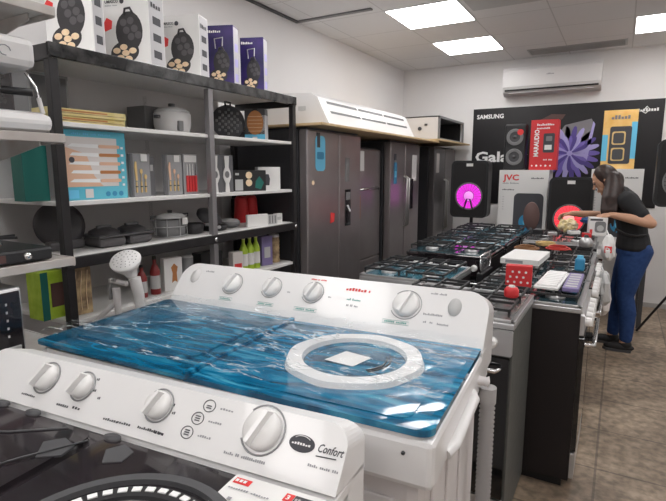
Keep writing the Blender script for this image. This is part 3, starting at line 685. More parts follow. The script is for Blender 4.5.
m=MB(); m.lathe([(.05,.004),(.062,.01),(.066,.09),(.06,.09),(.056,.014),(0,.012)],(0,0,0),'mid_grey',sy=1.35,seg=28); m.build('pot',t)
m=MB(); m.lathe([(.067,.102),(.055,.115),(.02,.124),(0,.124)],(0,0,0),'light_grey',sy=1.35,seg=28); m.cyl((0,0,.122),(0,0,.138),.012,'dark_grey'); m.build('lid',t)
for s_ in (-1,1):
    m=MB(); m.tube([(0,s_*.09,.095),(.0,s_*.125,.098),(.0,s_*.125,.112),(0,s_*.09,.112)],.004,'dark_grey',6); m.build('handle',t)
m=MB(); m.b2((.072,.015,.065),(.074,.05,.10),'carton_white'); m.build('price_tag',t)
t=thing('saucepan','small dark saucepan behind the middle post on the third shelf','saucepan',(-2.02,2.0,Z3))
m=MB(); m.lathe([(.045,0),(.055,.01),(.058,.055),(.054,.055),(.05,.012),(0,.01)],(-.01,0,0),'pan_dark',seg=24); m.build('pan',t)
m=MB(); m.tube([(.03,.05,.045),(.06,.10,.04)],.008,'mid_grey',8); m.build('handle',t)
t=thing('sandwich_press','black round sandwich press right of the middle post on the third shelf','kitchen appliance',(-2.04,2.17,Z3))
m=MB(); m.lathe([(.07,0),(.08,.012),(.08,.03),(.07,.035),(0,.036)],(0,0,0),'black_plastic',seg=26); m.build('base',t)
m=MB(); m.lathe([(.075,-.01),(.078,.004),(.06,.018),(0,.022)],(-.03,.0,.075),'dark_grey',axis=(.6,0,.8),seg=26); m.build('lid',t)
m=MB(); m.tube([(.06,-.02,.02),(.11,-.07,.03)],.01,'light_grey',8); m.build('handle',t)
t=thing('lidded_bowl','low dark grey bowl on the third shelf, before the white price card','bowl',(-2.06,2.33,Z3))
m=MB(); m.lathe([(.04,0),(.06,.01),(.068,.035),(.064,.035),(.055,.012),(0,.01)],(0,0,0),'mid_grey',seg=26); m.build('body',t)
m=MB(); m.lathe([(.066,.036),(.05,.048),(0,.055)],(0,0,0),'light_grey',seg=26); m.build('lid',t)
m=MB(); m.b2((0,0,0),(.15,.02,.075),'carton_white',.002)
one('white_carton','white blank-faced carton on the third shelf right of the bowl','box',m,(-1.95,2.37,Z3),math.radians(72))
m=MB(); m.b2((0,0,0),(.12,.03,.06),'light_grey',.002)
for k in range(5): m.b2((.01+.022*k,-.001,.005),(.02+.022*k,0,.055),'mid_grey')
one('striped_carton','grey striped carton between two white cartons on the third shelf','box',m,(-1.96,2.53,Z3),math.radians(75))
m=MB(); m.b2((0,0,0),(.055,.03,.062),'carton_white',.002); m.b2((.01,-.001,.02),(.045,0,.04),'light_grey'); one('white_carton','small white carton at the right end of the third shelf','box',m,(-1.95,2.665,Z3),math.radians(80))
for i,(y,lab) in enumerate(((2.60,'bright red round pot standing behind the white carton, left one'),(2.70,'bright red round pot standing behind the white carton, right one'))):
    t=thing('red_pot',lab,'pot',(-2.19,y,Z3),0,'red pots at the back of the third shelf')
    m=MB(); m.lathe([(.04,0),(.05,.01),(.042,.15),(.038,.16)],(0,0,0),'red',seg=26); m.build('body',t)
    m=MB(); m.lathe([(.04,.162),(.03,.172),(0,.175)],(0,0,0),'red',seg=26); m.cyl((0,0,.174),(0,0,.186),.01,'black_plastic'); m.build('lid',t)
m=MB(); m.b2((0,0,0),(.10,.12,.15),'stove_black',.002); m.b2((.1,.02,.03),(.101,.10,.10),'light_grey'); one('narrow_carton','dark carton at the back right corner of the third shelf','box',m,(-2.33,2.66,Z3),0)

# ---- fourth compartment (board top .893)
Z4=.893
m=MB(); m.b2((0,0,0),(.10,.10,.20),'carton_lime',.002); m.b2((.1,.04,.05),(.1015,.095,.15),'poster_brown'); m.b2((.1005,.0,.0),(.1012,.03,.2),'carton_teal')
one('lime_carton','bright lime green carton low on the shelf behind the black post','box',m,(-2.10,1.125,Z4),0)
t=thing('brown_carton','brown and gold patterned carton right of the black post','box',(-1.96,1.232,Z4),math.radians(86))
m=MB(); m.b2((0,0,0),(.085,.06,.205),'carton_brown',.002); c=m.build('carton',t)
m=MB()
for k in range(3): m.tube([(.01+.025*k,-.001,.02),(.008+.025*k,-.001,.10),(.02+.025*k,-.001,.19)],.002,'cake',5)
m.build('printed_picture',c)
def bottle(label,x,y,z,c1,c2,h,r=.024,g='bottles on the lower shelf'):
    t=thing('bottle',label,'bottle',(x,y,z),0,g)
    m=MB(); m.lathe([(r*.95,0),(r,.005),(r,h*.6),(r*.6,h*.75),(r*.38,h*.80),(r*.38,h*.92)],(0,0,0),c1,seg=20); m.build('body',t)
    m=MB(); m.lathe([(r*.42,h*.92),(r*.42,h),(0,h)],(0,0,0),c2,seg=16); m.build('cap',t)
    m=MB(); m.lathe([(r+.0006,h*.15),(r+.0006,h*.5)],(0,0,0),'carton_white' if c1=='carton_lime' else 'light_grey',seg=20); m.build('bottle_label',t)
bottle('short dark red bottle beside the steamer stand on the lower shelf',-1.98,1.60,Z4,'dark_red','black_plastic',.16)
bottle('dark red bottle next to the white carton with an orange figure',-1.98,1.68,Z4,'dark_red','black_plastic',.19)
t=thing('figure_carton','white carton with an orange figure on the lower shelf','box',(-1.97,1.73,Z4),math.radians(75))
m=MB(); m.b2((0,0,0),(.10,.04,.17),'carton_white',.002); c=m.build('carton',t)
m=MB(); m.prism([(.04,.04),(.055,.05),(.07,.04),(.068,.09),(.075,.12),(.055,.14),(.038,.12),(.045,.09)],(0,-.0006,0),UX,UZ,.0006,'orange_rust'); m.build('printed_picture',c)
m=MB(); m.lathe([(.03,0),(.034,.005),(.036,.15),(.033,.15),(.03,.01),(0,.008)],(0,0,0),'mid_grey',seg=24); m.lathe([(.037,.15),(.03,.16),(0,.163)],(0,0,0),'light_grey',seg=24)
one('storage_jar','grey storage jar right of the orange figure carton','jar',m,(-2.0,1.91,Z4),0)
m=MB(); m.b2((0,0,0),(.16,.08,.15),'black_plastic',.003); m.b2((.02,-.001,.03),(.10,0,.08),'light_grey'); one('black_carton','black carton with a grey label by the middle post, lower shelf','box',m,(-2.0,1.86+.16,Z4),math.radians(85))
m=MB(); m.b2((0,0,0),(.07,.05,.13),'pale',.002); m.b2((.01,-.001,.02),(.06,0,.06),'print_red'); one('pale_carton','small pink and white carton beside the green bottles','box',m,(-1.96,2.24,Z4),math.radians(75))
for i,(y,l) in enumerate(((2.36,'left'),(2.42,'middle'),(2.48,'right'))):
    bottle('tall lime green bottle on the lower shelf, %s one of the three'%l,-1.98,y,Z4,'carton_lime','yellow_bag',.21,.026,'lime green bottles on the lower shelf')
m=MB(); m.b2((0,0,0),(.09,.06,.19),'purple',.002); m.b2((.02,-.001,.05),(.07,0,.12),'light_grey'); one('violet_carton','greyish violet carton right of the lime green bottles','box',m,(-1.97,2.53,Z4),math.radians(78))
t=thing('brown_canister','brown ribbed canister at the right end of the lower shelf','canister',(-2.0,2.70,Z4))
m=MB(); m.lathe([(.036,0),(.038,.01)]+[(.038-.003*(k%2),.02+.012*k) for k in range(12)]+[(.034,.17)],(0,0,0),'carton_brown',seg=24); m.build('body',t)
m=MB(); m.lathe([(.036,.17),(.034,.19),(0,.192)],(0,0,0),'silver',seg=24); m.build('lid',t)

# ---- garment steamer behind the blue washer
t=thing('garment_steamer','white garment steamer with a round perforated head behind the blue washer','garment steamer',(-1.70,1.30,0))
def P(x,y,z): return (x,y,z)
m=MB(); ax=Vector((.25,-.50,.8)).normalized()
m.lathe([(.022,-.085),(.03,-.055),(.058,-.012),(.062,0),(.058,.006),(0,.009)],(0,0,1.145),'white_plastic',axis=ax,seg=32); hd=m.build('head',t)
m=MB()
for r_,n_ in ((.015,6),(.03,11),(.045,16)):
    for k in range(n_): a=2*PI*k/n_; q=ax.to_track_quat('Z','Y'); m.lathe([(.0022,0),(.0022,.0006)],Vector((0,0,1.145))+q@Vector((r_*math.cos(a),r_*math.sin(a),.0085)),'mid_grey',axis=ax,seg=8)
m.build('steam_holes',hd)
m=MB(); m.tube([(.01,.03,1.07),(.018,.04,1.0),(.02,.045,.90),(.02,.05,.70),(.02,.05,.06)],[.024,.022,.019,.017,.017],'white_plastic',14); m.build('pole',t)
m=MB(); m.tube([(-.04,-.02,1.065),(-.075,-.02,1.06),(-.082,-.02,1.03),(-.08,-.02,.98)],.008,'ring_grey',8); m.tube([(-.07,-.02,1.06),(.0,.0,1.05)],.011,'body_white',8); m.build('trigger',t)
m=MB(); m.tube([(-.055,-.01,1.03),(-.052,-.01,.96),(-.05,-.01,.80)],[.016,.014,.010],'body_white',10); m.build('nozzle',t)
m=MB(); m.tube([(-.06,-.015,.97),(-.10,-.03,.93),(-.15,-.05,.88),(-.17,-.06,.82),(-.17,-.06,.55),(-.10,.0,.15)],.011,'white_plastic',10); m.build('hose',t)
m=MB(); m.lathe([(.11,0),(.12,.02),(.11,.10),(.05,.13),(0,.135)],(0,.02,0),'body_white',seg=28); m.build('base',t)

# ------------------------------------------------------------------ white rack at the far left
t=thing('white_rack','white gondola rack with bracketed shelves at the left edge','rack',(0,0,0))
RX0,RX1,RY0,RY1=-2.0,-1.5,-.45,.960
for y in (RY0,.25,RY1-.03):
    m=MB(); m.b2((RX0-.04,y,0),(RX0,y+.03,2.1),'rack_white'); m.build('upright',t)
m=MB(); m.b2((RX0-.01,RY0,.05),(RX0-.004,.60,2.1),'rack_white'); m.build('back_panel',t)
for z in (1.965,1.598,1.215,.922,.5,.15):
    x1 = RX1
    m=MB(); m.b2((RX0,RY0,z),(x1,RY1,z+.012),'rack_white'); m.b2((x1-.006,RY0,z-.012),(x1+.004,RY1,z+.014),'rack_white',.002); m.b2((RX0,RY1-.006,z-.015),(x1,RY1,z+.014),'rack_white'); sh=m.build('shelf',t)
    for y in (.25,RY1-.04):
        m=MB(); m.prism([(0,0),(.42,0),(.42,-.02),(0,-.10)],(RX0+.01,y,z-.001),UX,UZ,.004,'rack_white'); m.build('bracket',sh)
# espresso machine
t=thing('espresso_machine','silver and white espresso machine with black group head on the left rack','coffee machine',(-1.49,.645,1.614))
m=MB(); m.b2((-.30,0,0),(-.005,.285,.055),'white_plastic',.022); m.b2((-.28,.02,.052),(-.03,.265,.058),'silver',.002); m.build('drip_tray',t)
m=MB(); m.b2((-.30,.0,.05),(-.16,.26,.24),'black_gloss',.01); m.build('column',t)
m=MB(); m.b2((-.30,0,.175),(-.008,.25,.262),'ac_white',.022); hd=m.build('head',t)
m=MB()
for k in range(3): m.tube([(-.007,.06+.05*k+.016*math.cos(a*.7),.215+.014*math.sin(a*.7)) for a in range(8)],.0016,'print_grey',5)
m.build('engraved_scroll',hd)
m=MB(); m.lathe([(.035,0),(.035,.04),(.028,.045)],(-.08,.14,.125),'black_plastic',seg=24); m.build('group_head',t)
m=MB(); m.lathe([(.03,0),(.034,.025),(0,.026)],(-.08,.14,.100),'chrome',seg=24); m.tube([(-.06,.17,.115),(-.01,.23,.11)],.011,'black_plastic',10); m.build('portafilter',t)
m=MB(); m.tube([(-.05,.235,.17),(-.03,.25,.13),(-.03,.262,.07)],.004,'chrome',8); m.tube([(-.03,.256,.10),(-.028,.264,.055)],.0065,'ac_white',8); m.build('steam_wand',t)
# countertop stove with lid
t=thing('tabletop_stove','black tabletop gas stove with its glass lid raised, on the left rack','stove',(-1.505,.40,1.231))
m=MB(); m.b2((-.36,0,0),(-.01,.50,.04),'black_plastic',.008); m.b2((-.008,.28,.008),(-.006,.36,.03),'poster_brown'); m.build('body',t)
for y in (.12,.38):
    m=MB(); m.lathe([(.05,0),(.05,.01),(.03,.018),(0,.018)],(-.17,y,.04),'chrome',seg=24); m.build('burner',t)
    m=MB()
    for k in range(4): a=k*PI/4; m.box((-.17,y,.065),(.19,.006,.008),'iron',rot=(0,0,a))
    m.build('pan_support',t)
m=MB(); m.b2((-.365,0,.05),(-.352,.43,.30),'hob_grey',.004); m.tube([(-.34,.47,.04),(-.30,.46,.09),(-.30,.40,.10)],.004,'light_grey',6); m.build('glass_lid',t)
m=MB(); m.lathe([(.011,0),(.010,.012),(0,.014)],(-.01,.42,.02),'chrome',axis=(1,0,0),seg=18); m.build('knob',t)
m=MB(); m.lathe([(.011,0),(.010,.012),(0,.014)],(-.01,.12,.02),'chrome',axis=(1,0,0),seg=18); m.build('knob',t)
m=MB(); m.b2((0,0,0),(.10,.16,.22),'black_plastic',.01); m.b2((.1,.03,.05),(.101,.12,.18),'dark_grey'); one('black_appliance','black box-shaped appliance behind the white rack stove','kitchen appliance',m,(-1.98,.60,1.614),0)
# microwave
t=thing('microwave_oven','black microwave oven with silver surround at the left edge','microwave',(-1.53,.33,.937))
m=MB(); m.b2((-.33,0,0),(0,.475,.225),'silver',.012); m.build('body',t)
m=MB(); m.b2((-.002,.01,.012),(.006,.33,.213),'oven_glass',.004); m.build('door',t)
m=MB(); m.b2((-.002,.335,.012),(.006,.465,.213),'black_gloss',.004); cp=m.build('control_panel',t)
m=MB()
for r_ in range(5):
    for c_ in range(3): m.text('~8',(.0066,.352+.034*c_,.175-.024*r_),UY,UZ,.013,'light_grey')
m.build('keypad',cp)
m=MB(); m.b2((.004,.345,.022),(.010,.455,.05),'light_grey',.003); m.build('open_button',cp)

# ------------------------------------------------------------------ refrigerators
def fridge(label,y0,y1,xf,ztop,split,m1,handles,extra=None,xb=-2.5):
    t=thing('refrigerator',label,'refrigerator',(xf,y0,0),0,None); W=y1-y0; d=xf-xb
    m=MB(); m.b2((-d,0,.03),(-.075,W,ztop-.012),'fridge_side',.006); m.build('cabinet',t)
    m=MB(); m.b2((-d,.02,ztop-.014),(-.02,W-.02,ztop),'dark_grey'); m.build('hinge_cover',t)
    doors=[]
    for a,b,c,d_ in split:
        m=MB(); m.b2((-.07,a+.003,c),(0,b-.003,d_),m1,.010); doors.append(m.build('door',t))
    for (k,y,z0,z1) in handles:
        m=MB(); m.tube([(.0,y,z0),(.035,y,z0+.02),(.035,y,z1-.02),(.0,y,z1)],.009,'steel',8); m.build('handle',doors[k])
    m=MB(); m.b2((-d+.05,.03,0),(-.08,W-.03,.035),'black_plastic'); m.build('plinth',t)
    return t,doors
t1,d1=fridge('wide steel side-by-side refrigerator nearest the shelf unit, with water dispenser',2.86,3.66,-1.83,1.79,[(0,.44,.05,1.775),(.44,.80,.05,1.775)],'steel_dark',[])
m=MB(); m.b2((-.002,.53,1.08),(.004,.62,1.36),'black_gloss',.003); m.b2((.002,.555,1.10),(.012,.60,1.20),'black_plastic',.003); m.b2((.003,.54,1.28),(.006,.61,1.34),'mid_grey'); m.tube([(.006,.56,1.24),(.03,.56,1.19)],.008,'silver',6); m.build('water_dispenser',d1[1])
m=MB(); m.prism(rrect(.13,.24,.035,5,.10,1.50),(.0035,0,0),UY,UZ,.002,'print_skyblue'); m.prism(rrect(.09,.05,.01,3,.12,1.58),(.0045,0,0),UY,UZ,.001,'print_blue'); m.b2((.0,.12,1.66),(.004,.16,1.76),'print_dark'); m.build('promo_sticker',d1[0])
m=MB(); m.prism([(0,0),(.06,.01),(.07,.07),(.01,.08)],(.0025,.30,1.12),UY,UZ,.001,'print_red'); m.build('red_sticker',d1[0])
m=MB(); m.lathe([(.016,0),(.016,.002)],(.0,.07,1.42),'cake',axis=(1,0,0),seg=16); m.build('round_sticker',d1[0])
m=MB(); m.b2((0.0,.53,1.42),(.002,.60,1.60),'mid_grey'); m.build('energy_sheet',d1[1])
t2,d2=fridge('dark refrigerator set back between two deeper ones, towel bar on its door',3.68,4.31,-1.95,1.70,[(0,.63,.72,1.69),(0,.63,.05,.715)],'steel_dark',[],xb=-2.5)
m=MB(); m.tube([(.0,.10,1.36),(.04,.12,1.345),(.04,.50,1.345),(.0,.52,1.36)],.010,'chrome',8); m.build('handle',d2[0])
m=MB(); m.b2((.0,.15,1.50),(.002,.28,1.67),'carton_white'); m.build('energy_sheet',d2[0])
m=MB(); m.prism(rrect(.10,.22,.02,4,.11,1.08),(.003,0,0),UY,UZ,.002,'orange_rust'); m.prism(rrect(.07,.05,.01,3,.12,1.20),(.0042,0,0),UY,UZ,.001,'yellow_bag'); m.prism(rrect(.06,.04,.01,3,.13,1.11),(.0042,0,0),UY,UZ,.001,'red'); m.build('promo_sticker',d2[0])
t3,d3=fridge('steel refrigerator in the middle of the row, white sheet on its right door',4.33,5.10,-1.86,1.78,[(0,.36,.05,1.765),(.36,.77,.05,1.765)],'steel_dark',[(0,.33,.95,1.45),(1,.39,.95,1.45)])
m=MB(); m.b2((0,.08,1.38),(.003,.15,1.58),'print_blue'); m.b2((.001,.09,1.44),(.004,.14,1.50),'print_skyblue'); m.b2((0,.08,1.60),(.003,.13,1.66),'print_dark'); m.build('promo_sticker',d3[0])
m=MB(); m.b2((0,.55,1.40),(.002,.68,1.66),'carton_white'); m.build('energy_sheet',d3[1])
m=MB(); m.b2((0,.46,1.12),(.006,.58,1.42),'black_gloss'); m.build('water_dispenser',d3[1])
t4,d4=fridge('tall dark refrigerator in the far corner by the back wall',5.60,6.40,-1.86,1.78,[(0,.38,.05,1.765),(.38,.80,.05,1.765)],'steel_dark2',[(0,.35,.8,1.4),(1,.41,.8,1.4)])
m=MB(); m.b2((0,.06,1.48),(.002,.16,1.70),'pale'); m.build('energy_sheet',d4[0])
# boards
m=MB(); m.b2((-2.45,2.84,1.795),(-1.70,5.25,1.812),'wood_board',.002)
one('wooden_board','long thin wooden board lying across the first three refrigerators','board',m)
m=MB(); m.b2((-2.45,5.15,1.815),(-1.68,6.40,1.832),'wood_board',.002)
one('wooden_board','shorter wooden board over the far corner refrigerator, under the metal housing','board',m)
# floor/ceiling air conditioner on the board
t=thing('ceiling_air_conditioner','long white air conditioner unit lying on the wooden board above the refrigerators','air conditioner',(-1.74,3.0,1.813))
prof=[(-.60,0),(0,0),(-.03,.055),(-.095,.185),(-.15,.215),(-.52,.235),(-.60,.19)]
m=MB(); k=len(prof); L_=1.62
vs=[(x,0,z) for x,z in prof]+[(x,L_,z) for x,z in prof]
m.add(vs,[tuple(range(k)),tuple(reversed(range(k,2*k)))]+[((i+1)%k,i,k+i,k+(i+1)%k) for i in range(k)],'ac_white'); m.build('casing',t)
for (a,b) in ((.03,.055),(.0,.0)): pass
u_=Vector((-.065,0,.13)).normalized(); nrm=UY.cross(u_)
for j,h in enumerate((.03,.105)):
    m=MB(); o=Vector((-.03,.10,.055))+u_*h
    for s_ in range(3): m.prism(rrect(.46,.020,.004,2,s_*.485,0),o+nrm*.001,UY,u_,.003,'dark_grey')
    m.build('louver_slot',t)
m=MB(); m.prism(rrect(1.40,.045,.008,3,.10,.048),Vector((-.03,0,.055))+nrm*.002,UY,u_,.002,'white_plastic'); m.build('louver_blade',t)
m=MB(); m.b2((-.25,-.002,.10),(-.19,.001,.13),'light_grey'); m.build('side_badge',t)
# metal housing
t=thing('metal_housing','white open-fronted metal housing with black frame on the far board','appliance housing',(-1.74,5.30,1.832))
m=MB(); m.b2((-.45,0,0),(-.44,.95,.25),'ac_white'); m.b2((-.45,0,0),(0,.012,.25),'ac_white'); m.b2((-.45,.938,0),(0,.95,.25),'ac_white'); m.b2((-.45,0,0),(0,.95,.012),'ac_white'); m.b2((-.45,0,.238),(0,.95,.25),'dark_grey'); m.build('casing',t)
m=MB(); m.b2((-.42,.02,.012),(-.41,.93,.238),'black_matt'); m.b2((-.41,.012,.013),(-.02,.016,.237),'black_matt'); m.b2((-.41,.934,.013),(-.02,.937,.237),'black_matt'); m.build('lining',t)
m=MB()
for a,b in (((0,0,0),(.018,.03,.25)),((0,.92,0),(.018,.95,.25)),((0,0,.225),(.018,.95,.25)),((0,0,0),(.018,.95,.02))): m.b2(a,b,'mid_grey',.002)
m.build('front_frame',t)
m=MB(); m.cyl((-.20,-.012,.12),(-.20,.0,.12),.02,'print_dark'); m.box((-.13,-.006,.16),(.03,.012,.02),'dark_grey'); m.build('side_fitting',t)

# ------------------------------------------------------------------ wall split air conditioner
t=thing('wall_air_conditioner','white split air conditioner mounted high on the back wall','air conditioner',(-1.285,YB,2.365))
prof=[(0,0.02),(-.10,0),(-.19,.04),(-.215,.09),(-.215,.27),(-.19,.305),(0,.315)]
m=MB(); k=len(prof); L_=1.02
m.add([(0,y,z) for y,z in prof]+[(L_,y,z) for y,z in prof],[tuple(range(k)),tuple(reversed(range(k,2*k)))]+[((i+1)%k,i,k+i,k+(i+1)%k) for i in range(k)],'ac_white'); m.build('casing',t)
m=MB(); m.box((L_/2,-.203,.056),(L_-.05,.022,.016),'black_matt'); m.build('air_outlet',t)
m=MB(); m.box((L_/2-.0,-.178,.018),(L_-.14,.05,.006),'ac_white',rot=(-.35,0,0)); m.build('air_flap',t)
m=MB(); m.box((L_/2,-.217,.092),(L_-.02,.003,.004),'light_grey'); m.build('seam',t)
m=MB(); m.text('~Airmax',(.47,-.216,.20),UX,UZ,.022,'print_grey',.08,.01); m.build('lettering',t)

# ------------------------------------------------------------------ poster
t=thing('wall_poster','wide black phone advertising poster with purple flower on the back wall','poster',(-1.66,YB-.006,1.10))
W_,H_=2.0,1.155
def pp(x,y): return (x,y)
m=MB(); m.b2((0,-.004,0),(W_,.004,H_),'poster_black'); bd=m.build('panel',t)
m=MB(); C=Vector((1.12,-.005,.60))
n_=22
for k in range(44):
    ly=k//22; a=2*PI*(k+.5*ly)/22; d=(.31,.20)[ly]; w=(.036,.026)[ly]
    pts=[]
    for q in range(14):
        e=2*PI*q/14; r_=d*.55+d*.45*math.cos(e); t_=w*math.sin(e)*(.45+.55*r_/d)
        pts.append((r_*math.cos(a)-t_*math.sin(a),r_*math.sin(a)+t_*math.cos(a)))
    m.prism(pts,C+Vector((0,-.0005*(k%3)-.002*ly,0)),UX,UZ,.0004,('poster_purple','poster_lilac','poster_violet')[k%3])
m.lathe([(.03,0),(.03,.001)],C+Vector((0,-.005,0)),'poster_lilac',axis=(0,-1,0),seg=18)
m.build('flower_print',bd)
m=MB()
m.prism([(.98,.80),(1.05,.92),(1.32,.98),(1.36,.90),(1.30,.74),(1.10,.70)][::-1],(0,-.005,0),UX,UZ,.0005,'poster_grey')
m.prism([(.72,.82),(1.0,.96),(1.05,1.04),(.90,1.05),(.70,.95)][::-1],(0,-.005,0),UX,UZ,.0005,'poster_brown')
m.prism([(1.30,.50),(1.36,.92),(1.34,.95),(1.26,.52)][::-1],(0,-.006,0),UX,UZ,.0005,'poster_lilac')
m.build('phone_print',bd)
m=MB(); m.text('SAMSUNG',(.045,-.0045,1.035),UX,UZ,.070,'print_white',.32,.03); m.text('Galaxy',(.045,-.0045,.515),UX,UZ,.17,'print_white',.62,.03)
m.text('~mobistar',(1.755,-.0045,1.03),UX,UZ,.045,'print_white',.20,.01); m.tube([(1.80,-.006,1.03),(1.83,-.006,1.01),(1.87,-.006,1.05),(1.84,-.006,1.08),(1.80,-.006,1.03)],.006,'print_white',4)
m.build('lettering',bd)

# ------------------------------------------------------------------ speakers and boxes at the back
def speaker(label,loc,w,h,d,led,core,rz=0.,group='lit speakers at the back wall'):
    t=thing('loudspeaker',label,'speaker',loc,rz,group)
    m=MB(); P_=[]
    m.prism(rrect(w,h,.055,6,-w/2,0),(0,-d/2,0),UX,UZ,d*.55,'black_plastic'); m.prism(rrect(w*.84,h*.96,.04,5,-w*.42,h*.02),(0,.05*d,0),UX,UZ,d*.45,'black_plastic'); m.build('cabinet',t)
    m=MB(); m.prism(rrect(w*.88,h*.93,.045,6,-w*.44,h*.035),(0,-d/2-.004,0),UX,UZ,.006,'black_matt'); m.build('grille',t)
    yf=-d/2-.006
    m=MB(); m.ring((0,yf,h*.38),w*.14,w*.33,.002,led,axis=(0,-1,0),seg=40); 
    lr=m.build('light_ring',t)
    m=MB(); m.lathe([(w*.13,0),(w*.10,.006),(0,.008)],(0,yf,h*.38),core,axis=(0,-1,0),seg=24); m.build('woofer_dome',lr)
    m=MB()
    for k in range(24):
        a=2*PI*k/24; c_=Vector((0,yf-.004,h*.38)); m.tube([c_+Vector((w*.14*math.cos(a),0,w*.14*math.sin(a))),c_+Vector((w*.345*math.cos(a),0,w*.345*math.sin(a)))],.0028,'black_plastic',4)
    m.ring((0,yf-.002,h*.38),w*.335,w*.37,.004,'mid_grey',axis=(0,-1,0),seg=40)
    m.build('woofer_grille',t)
    m=MB(); m.tube([(-w*.13,yf-.004,h*.14),(-w*.04,yf-.008,h*.33),(w*.04,yf-.008,h*.33),(w*.13,yf-.004,h*.14)],.008,'black_plastic',6); m.build('bracket',t)
    m=MB(); m.b2((-.035,yf-.003,h*.90),(.035,yf+.002,h*.95),'carton_white'); m.build('price_tag',t)
    return t
def tripod(label,loc,zt,group='speaker stands'):
    t=thing('speaker_stand',label,'speaker stand',loc,0,group)
    m=MB(); m.cyl((0,0,.12),(0,0,zt),.018,'black_metal'); m.build('pole',t)
    for k in range(3):
        a=2*PI*k/3+.52; m=MB(); m.tube([(0,0,.55),(.33*math.cos(a),.33*math.sin(a),.012)],.011,'black_metal',8); m.build('leg',t)
    m=MB(); m.cyl((0,0,.50),(0,0,.60),.03,'black_plastic'); m.build('collar',t)
speaker('black loudspeaker glowing magenta on a stand beside the refrigerators',(-1.42,5.60,1.0),.40,.61,.30,'led_magenta','led_magcore')
tripod('black stand holding the magenta-lit loudspeaker',(-1.42,5.60,0),1.0)
# boxes for speakers: stand on pallets of boxes
def jvc(label,loc,w,h,d):
    t=thing('speaker_box',label,'speaker box',loc,0,'large white speaker cartons at the back')
    m=MB(); m.b2((0,0,0),(w,d,h),'carton_white',.003); m.b2((w-.0015,.004,.004),(w+.0008,d-.004,h-.004),'carton_side'); c=m.build('carton',t)
    m=MB(); m.text('JVC',(w*.08,-.001,h*.86),UX,UZ,.085,'print_red',w*.33,.03); m.text('~PARTY SPEAKER',(w*.08,-.001,h*.81),UX,UZ,.022,'print_grey',w*.34); m.text('~XS-N5132',(w*.08,-.001,h*.72),UX,UZ,.02,'print_dark',w*.25,.01); m.text('~Bluetooth',(w*.66,-.001,h*.88),UX,UZ,.02,'print_dark',w*.25,.01)
    for k in range(6): m.b2((w*.09,-.0012,h*(.45+.035*k)),(w*.12,-.0004,h*(.455+.035*k)),'print_grey')
    m.build('lettering',c)
    m=MB(); m.prism(rrect(w*.60,h*.56,.05,5,w*.33,h*.12),(0,-.0015,0),UX,UZ,.001,'print_dark'); m.lathe([(w*.18,0),(w*.18,.001)],(w*.63,-.0018,h*.28),'print_blue',axis=(0,-1,0),seg=30); m.lathe([(w*.09,0),(w*.09,.0012)],(w*.63,-.0026,h*.28),'print_skyblue',axis=(0,-1,0),seg=24)
    m.tube([(w*.54,-.004,h*.16),(w*.60,-.004,h*.26),(w*.66,-.004,h*.26),(w*.72,-.004,h*.16)],.008,'print_dark',5); m.build('printed_picture',c)
jvc('tall white speaker carton left of the red-lit loudspeaker',(-1.16,5.70,.74),.50,.77,.35)
jvc('tall white speaker carton behind the bending woman',(-.27,5.83,.74),.46,.78,.35)
speaker('black loudspeaker glowing red beside the woman',(-.42,5.60,.78),.40,.66,.32,'led_red','led_redcore')
# low bench carrying cartons
m=MB(); m.b2((-1.24,5.42,.70),(.30,6.20,.74),'shelf_board',.003); tb=thing('display_table','low grey display table behind the stoves carrying the speakers','table',(0,0,0)); m.build('table_top',tb)
for x,y in ((-1.2,5.5),(.25,5.5),(-1.2,6.15),(.25,6.15)):
    m=MB(); m.b2((x-.02,y-.02,0),(x+.02,y+.02,.70),'dark_grey'); m.build('leg',tb)
m=MB(); m.b2((-.64,5.45,.741),(-.21,5.76,.779),'carton_side',.002); one('flat_carton','flat grey carton under the red-lit loudspeaker','box',m)
# tower speaker, red carton, orange carton on top
t=thing('tower_speaker','black twin-cone tower speaker on top of the left white speaker carton','speaker',(-1.03,5.85,1.511))
m=MB(); m.b2((-.11,-.09,0),(.11,.09,.49),'black_plastic',.02); m.build('cabinet',t)
for z in (.14,.35):
    m=MB(); m.ring((0,-.091,z),.055,.088,.006,'mid_grey',axis=(0,-1,0)); m.lathe([(.055,0),(.02,-.006),(.02,.004),(0,.008)],(0,-.092,z),'dark_grey',axis=(0,-1,0),seg=26); m.build('cone',t)
m=MB(); m.lathe([(.032,0),(.032,.002)],(.055,-.096,.40),'print_red',axis=(0,-1,0),seg=20); m.build('round_sticker',t)
t=thing('red_speaker_box','red speaker carton standing on the left white speaker carton','box',(-.875,5.78,1.511))
m=MB(); m.b2((0,0,0),(.27,.16,.52),'red',.003); c=m.build('carton',t)
m=MB(); m.prism(rrect(.11,.20,.015,4,.13,.18),(0,-.001,0),UX,UZ,.0008,'print_dark'); m.prism(rrect(.06,.05,.008,4,.155,.30),(0,-.0022,0),UX,UZ,.0008,'mid_grey'); m.b2((.145,-.003,.21),(.215,-.0015,.26),'carton_white'); m.build('printed_picture',c)
m=MB(); m.text('MARAUDIO',(.085,-.001,.14),UZ,-UX,.065,'print_white',.28,.03); m.text('~RECARGABLE',(.06,-.001,.46),UX,UZ,.03,'print_white',.17,.02); m.text('~BLUETOOTH',(.06,-.001,.425),UX,UZ,.025,'print_white',.13,.01); m.text('~5.0 USB',(.14,-.001,.10),UX,UZ,.025,'print_white',.09,.01)
for k in range(5): m.lathe([(.008+.003*(k%2),0),(.008,.001)],(.03+.045*k,-.0005,.045),'print_white',axis=(0,-1,0),seg=10)
m.build('lettering',c)
t=thing('orange_speaker_box','orange and blue speaker carton standing on the right white speaker carton','box',(-.20,5.88,1.521))
m=MB(); m.b2((0,0,0),(.30,.16,.58),'carton_orange',.003); c=m.build('carton',t)
